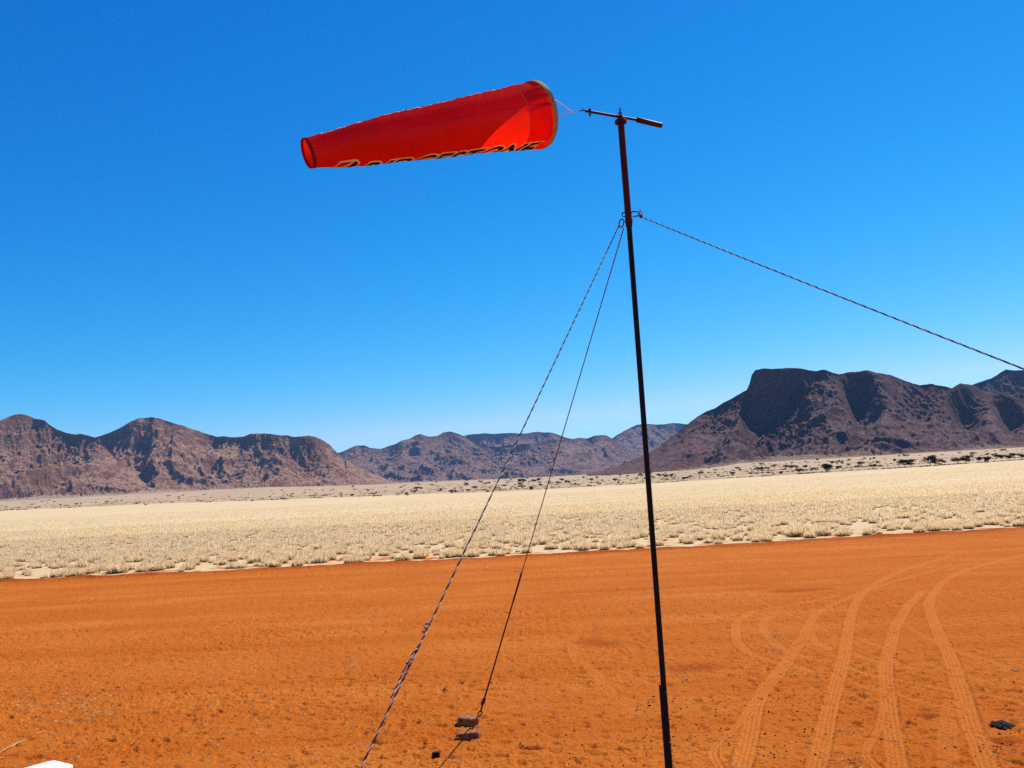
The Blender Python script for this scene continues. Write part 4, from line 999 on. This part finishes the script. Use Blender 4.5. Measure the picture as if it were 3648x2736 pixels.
for x, y in zip(xx2, yy2):
    if y < Df(x / y) - 15: add_tuft(x, y, 2, r_.uniform(0.6, 1.1))
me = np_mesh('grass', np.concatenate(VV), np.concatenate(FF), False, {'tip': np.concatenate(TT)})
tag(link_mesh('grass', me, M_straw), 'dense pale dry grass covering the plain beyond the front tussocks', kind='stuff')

# ------------------------------------------------------------------ acacias and bushes on the scrub plain
def crown_geo(seed, flat=True, n=420):
    g = np.random.default_rng(seed); V = []; Fq = []
    lobes = [(g.uniform(-.75, .75), g.uniform(-.5, .5), g.uniform(.62, .85) if flat else g.uniform(.3, .7), g.uniform(.28, .5)) for _ in range(6)]
    for k in range(n):
        lx, ly, lz, lr = lobes[g.integers(6)]; v = g.standard_normal(3); v /= np.linalg.norm(v); v *= g.random() ** 0.4
        c_ = np.array([lx + v[0] * lr, ly + v[1] * lr, lz + v[2] * lr * (0.5 if flat else 0.8)])
        c_[2] = max(c_[2], 0.02)
        s_ = g.uniform(.05, .10); a = g.standard_normal(3); a /= np.linalg.norm(a); b_ = np.cross(a, g.standard_normal(3)); b_ /= np.linalg.norm(b_); b = len(V)
        V += [c_ - a * s_, c_ + b_ * s_ * .7, c_ + a * s_, c_ - b_ * s_ * .7]; Fq.append((b, b + 1, b + 2, b + 3))
    return np.array(V), np.array(Fq), lobes
trees = []
for k in range(6):
    V, Fq, lobes = crown_geo(500 + k, True); cm = np_mesh('crown', V, Fq, False); cm.materials.append(M_leaf)
    mb = MB(); mb.tube([(0, 0, -.05), (0.02, 0, .22), (0, 0.02, .35)], [0.04, 0.032, 0.028], 6)
    for (lx, ly, lz, lr) in lobes[:4]: mb.tube([(0, 0.01, .26), (lx * .5, ly * .5, lz * .72), (lx * .9, ly * .9, lz)], [0.026, 0.018, 0.008], 5)
    o = mb.build('trunk', M_bark); tmesh = o.data; bpy.data.objects.remove(o); trees.append((cm, tmesh))
bushes = []
for k in range(5):
    V, Fq, _ = crown_geo(600 + k, False, 260); bm_ = np_mesh('bush', V, Fq, False); bm_.materials.append(M_leaf); bushes.append(bm_)
def locate(px, py):
    """point of the plain seen at a photo pixel (search outward along the ray's azimuth)"""
    d = nray(px, py); u = float(d[0] / d[1]); e = float(d[2] / d[1]); Y = np.geomspace(200, 6000, 900)
    z = terr(u, Y); ee = (z - CAM_H) / Y; i = np.argmax(ee > e) if (ee > e).any() else 899
    return u * Y[i], Y[i], float(z[i])
fx = np.array([0, 1200, 1824, 2300, 2700, 3100, 3648.]); 
fe = np.array([1819, 1775, 1751, 1719, 1697, 1670, 1640.]); fb = np.array([1790, 1737, 1704, 1676, 1652, 1631, 1600.])
big = [(2945, 1672, 40), (2950, 1690, 30), (2990, 1668, 20), (3070, 1655, 22), (3110, 1666, 24), (3225, 1655, 36), (3245, 1650, 26), (3315, 1660, 44), (3345, 1655, 30), (3410, 1645, 30), (3440, 1645, 26), (3485, 1640, 26), (3520, 1640, 30), (3570, 1632, 26), (3590, 1634, 22), (3612, 1625, 24), (3640, 1630, 26),
       (2715, 1676, 26), (2850, 1680, 24), (2870, 1665, 18), (2820, 1668, 22), (2610, 1690, 20), (2500, 1688, 16), (2440, 1706, 16), (2370, 1698, 18), (2190, 1712, 18), (1856, 1718, 22), (1663, 1728, 16), (1483, 1742, 16), (1476, 1754, 16), (1900, 1716, 16), (1917, 1712, 14), (1925, 1730, 14), (2000, 1712, 16), (2108, 1712, 16), (2020, 1718, 14), (1730, 1725, 12), (1745, 1722, 12)]
n_tree = 0
rt = random.Random(31)
def region(px):
    for lim, txt in ((420, 'below the leftmost mountain'), (1250, 'below the two-humped brown mountain'), (1830, 'left of the thick guy rope, below the central range'), (2290, 'between the thin guy line and the mast'), (2700, 'just right of the mast'), (3150, 'below the cliff of the flat-topped mountain')):
        if px < lim: return txt
    return 'at the right edge, below the dark mountain'
def add_tree(px, py, hpx, kind):
    x, y, z = locate(px, py); h = hpx / PF * y
    if kind == 'tree':
        cm, tm = trees[rt.randrange(6)]; root = empty('acacia_tree', (x, y, z - 0.1), rt.uniform(0, 6.28)); root.scale = (h * rt.uniform(.8, 1.1), h * rt.uniform(.8, 1.1), h)
        root.empty_display_size = 0.5
        for nm, me_ in (('crown', cm), ('trunk', tm)):
            o = bpy.data.objects.new(nm, me_); COL.objects.link(o); o.parent = root
        big_ = hpx >= 24
        tag(root, ('large dark flat-crowned acacia ' if big_ else 'small dark acacia ') + region(px), 'tree', ('large acacias ' if big_ else 'small acacias ') + region(px))
    else:
        o = bpy.data.objects.new('bush', bushes[rt.randrange(5)]); COL.objects.link(o); o.location = (x, y, z - 0.1); o.rotation_euler = (0, 0, rt.uniform(0, 6.28)); o.scale = (h * rt.uniform(.9, 1.4), h * rt.uniform(.9, 1.4), h)
        tag(o, 'low dark bush ' + region(px), 'bush', 'low bushes ' + region(px))
for (px, py, hp) in big: add_tree(px, min(py + hp * 0.3, float(np.interp(px, fx, fe)) + 2), hp * 0.82, 'tree')
for k in range(150):
    px = 3648 * rt.random() ** 0.6; t = rt.random() ** 1.2
    py = np.interp(px, fx, fe) * (1 - t) + np.interp(px, fx, fb) * t
    hp = rt.uniform(7, 15) * (1 - 0.45 * t) * (0.75 if px < 1250 else 1.0 + 0.25 * (px > 2700))
    add_tree(px, float(py) + 1, hp, 'tree')
for k in range(210):
    px = 3648 * rt.random() ** 0.8; t = rt.random() ** 1.1
    py = np.interp(px, fx, fe) * (1 - t) + np.interp(px, fx, fb) * t
    add_tree(px, float(py) + 1, rt.uniform(5, 9) * (1 - 0.3 * t), 'bush')
# low scrub along the terrace edges: countless, one object
VV = []; FF = []; nb_ = 0; g = np.random.default_rng(8)
def scrub_at(x, y, z, h):
    global nb_
    k = 7; c_ = np.array([x, y, z]); V = []; Fq = []
    for j in range(k):
        p = c_ + g.standard_normal(3) * np.array([h * .7, h * .7, h * .2]) + np.array([0, 0, h * .35]); s_ = h * g.uniform(.3, .6)
        a = g.standard_normal(3); a /= np.linalg.norm(a); b_ = np.cross(a, g.standard_normal(3)); b_ /= np.linalg.norm(b_); b = len(V)
        V += [p - a * s_, p + b_ * s_, p + a * s_, p - b_ * s_]; Fq.append((b, b + 1, b + 2, b + 3))
    VV.append(np.array(V)); FF.append(np.array(Fq) + nb_); nb_ += len(V)
for (frac, n, jit, h0) in ((0.010, 1500, .006, .55), (0.09, 700, .012, .55), (0.20, 700, .03, .6), (0.38, 500, .05, .7), (0.6, 500, .12, .8), (1.1, 500, .4, .9)):
    for k in range(n):
        u = g.uniform(-0.66, 0.66); wav = 0.02 * float(pnoise(u * 14 + frac * 40, frac * 90, 4)); 
        if float(pnoise(u * 30, frac * 55 + 2, 14)) < -0.25: continue
        if u < -0.1 and frac > 0.3 and g.random() < 0.75: continue
        Y = float(Df(u)) * (1 + frac + wav * (1 + 2 * frac) + abs(g.normal(0, jit))); z = float(terr(u, Y))
        scrub_at(u * Y, Y, z, (0.6 if u < -0.1 else 0.85) * h0 * g.uniform(.6, 1.4) * float(Df(u)) / 460)
me = np_mesh('scrub', np.concatenate(VV), np.concatenate(FF), False)
tag(link_mesh('scrub', me, M_leaf), 'low dark scrub in lines along the far side of the grassland', kind='stuff')
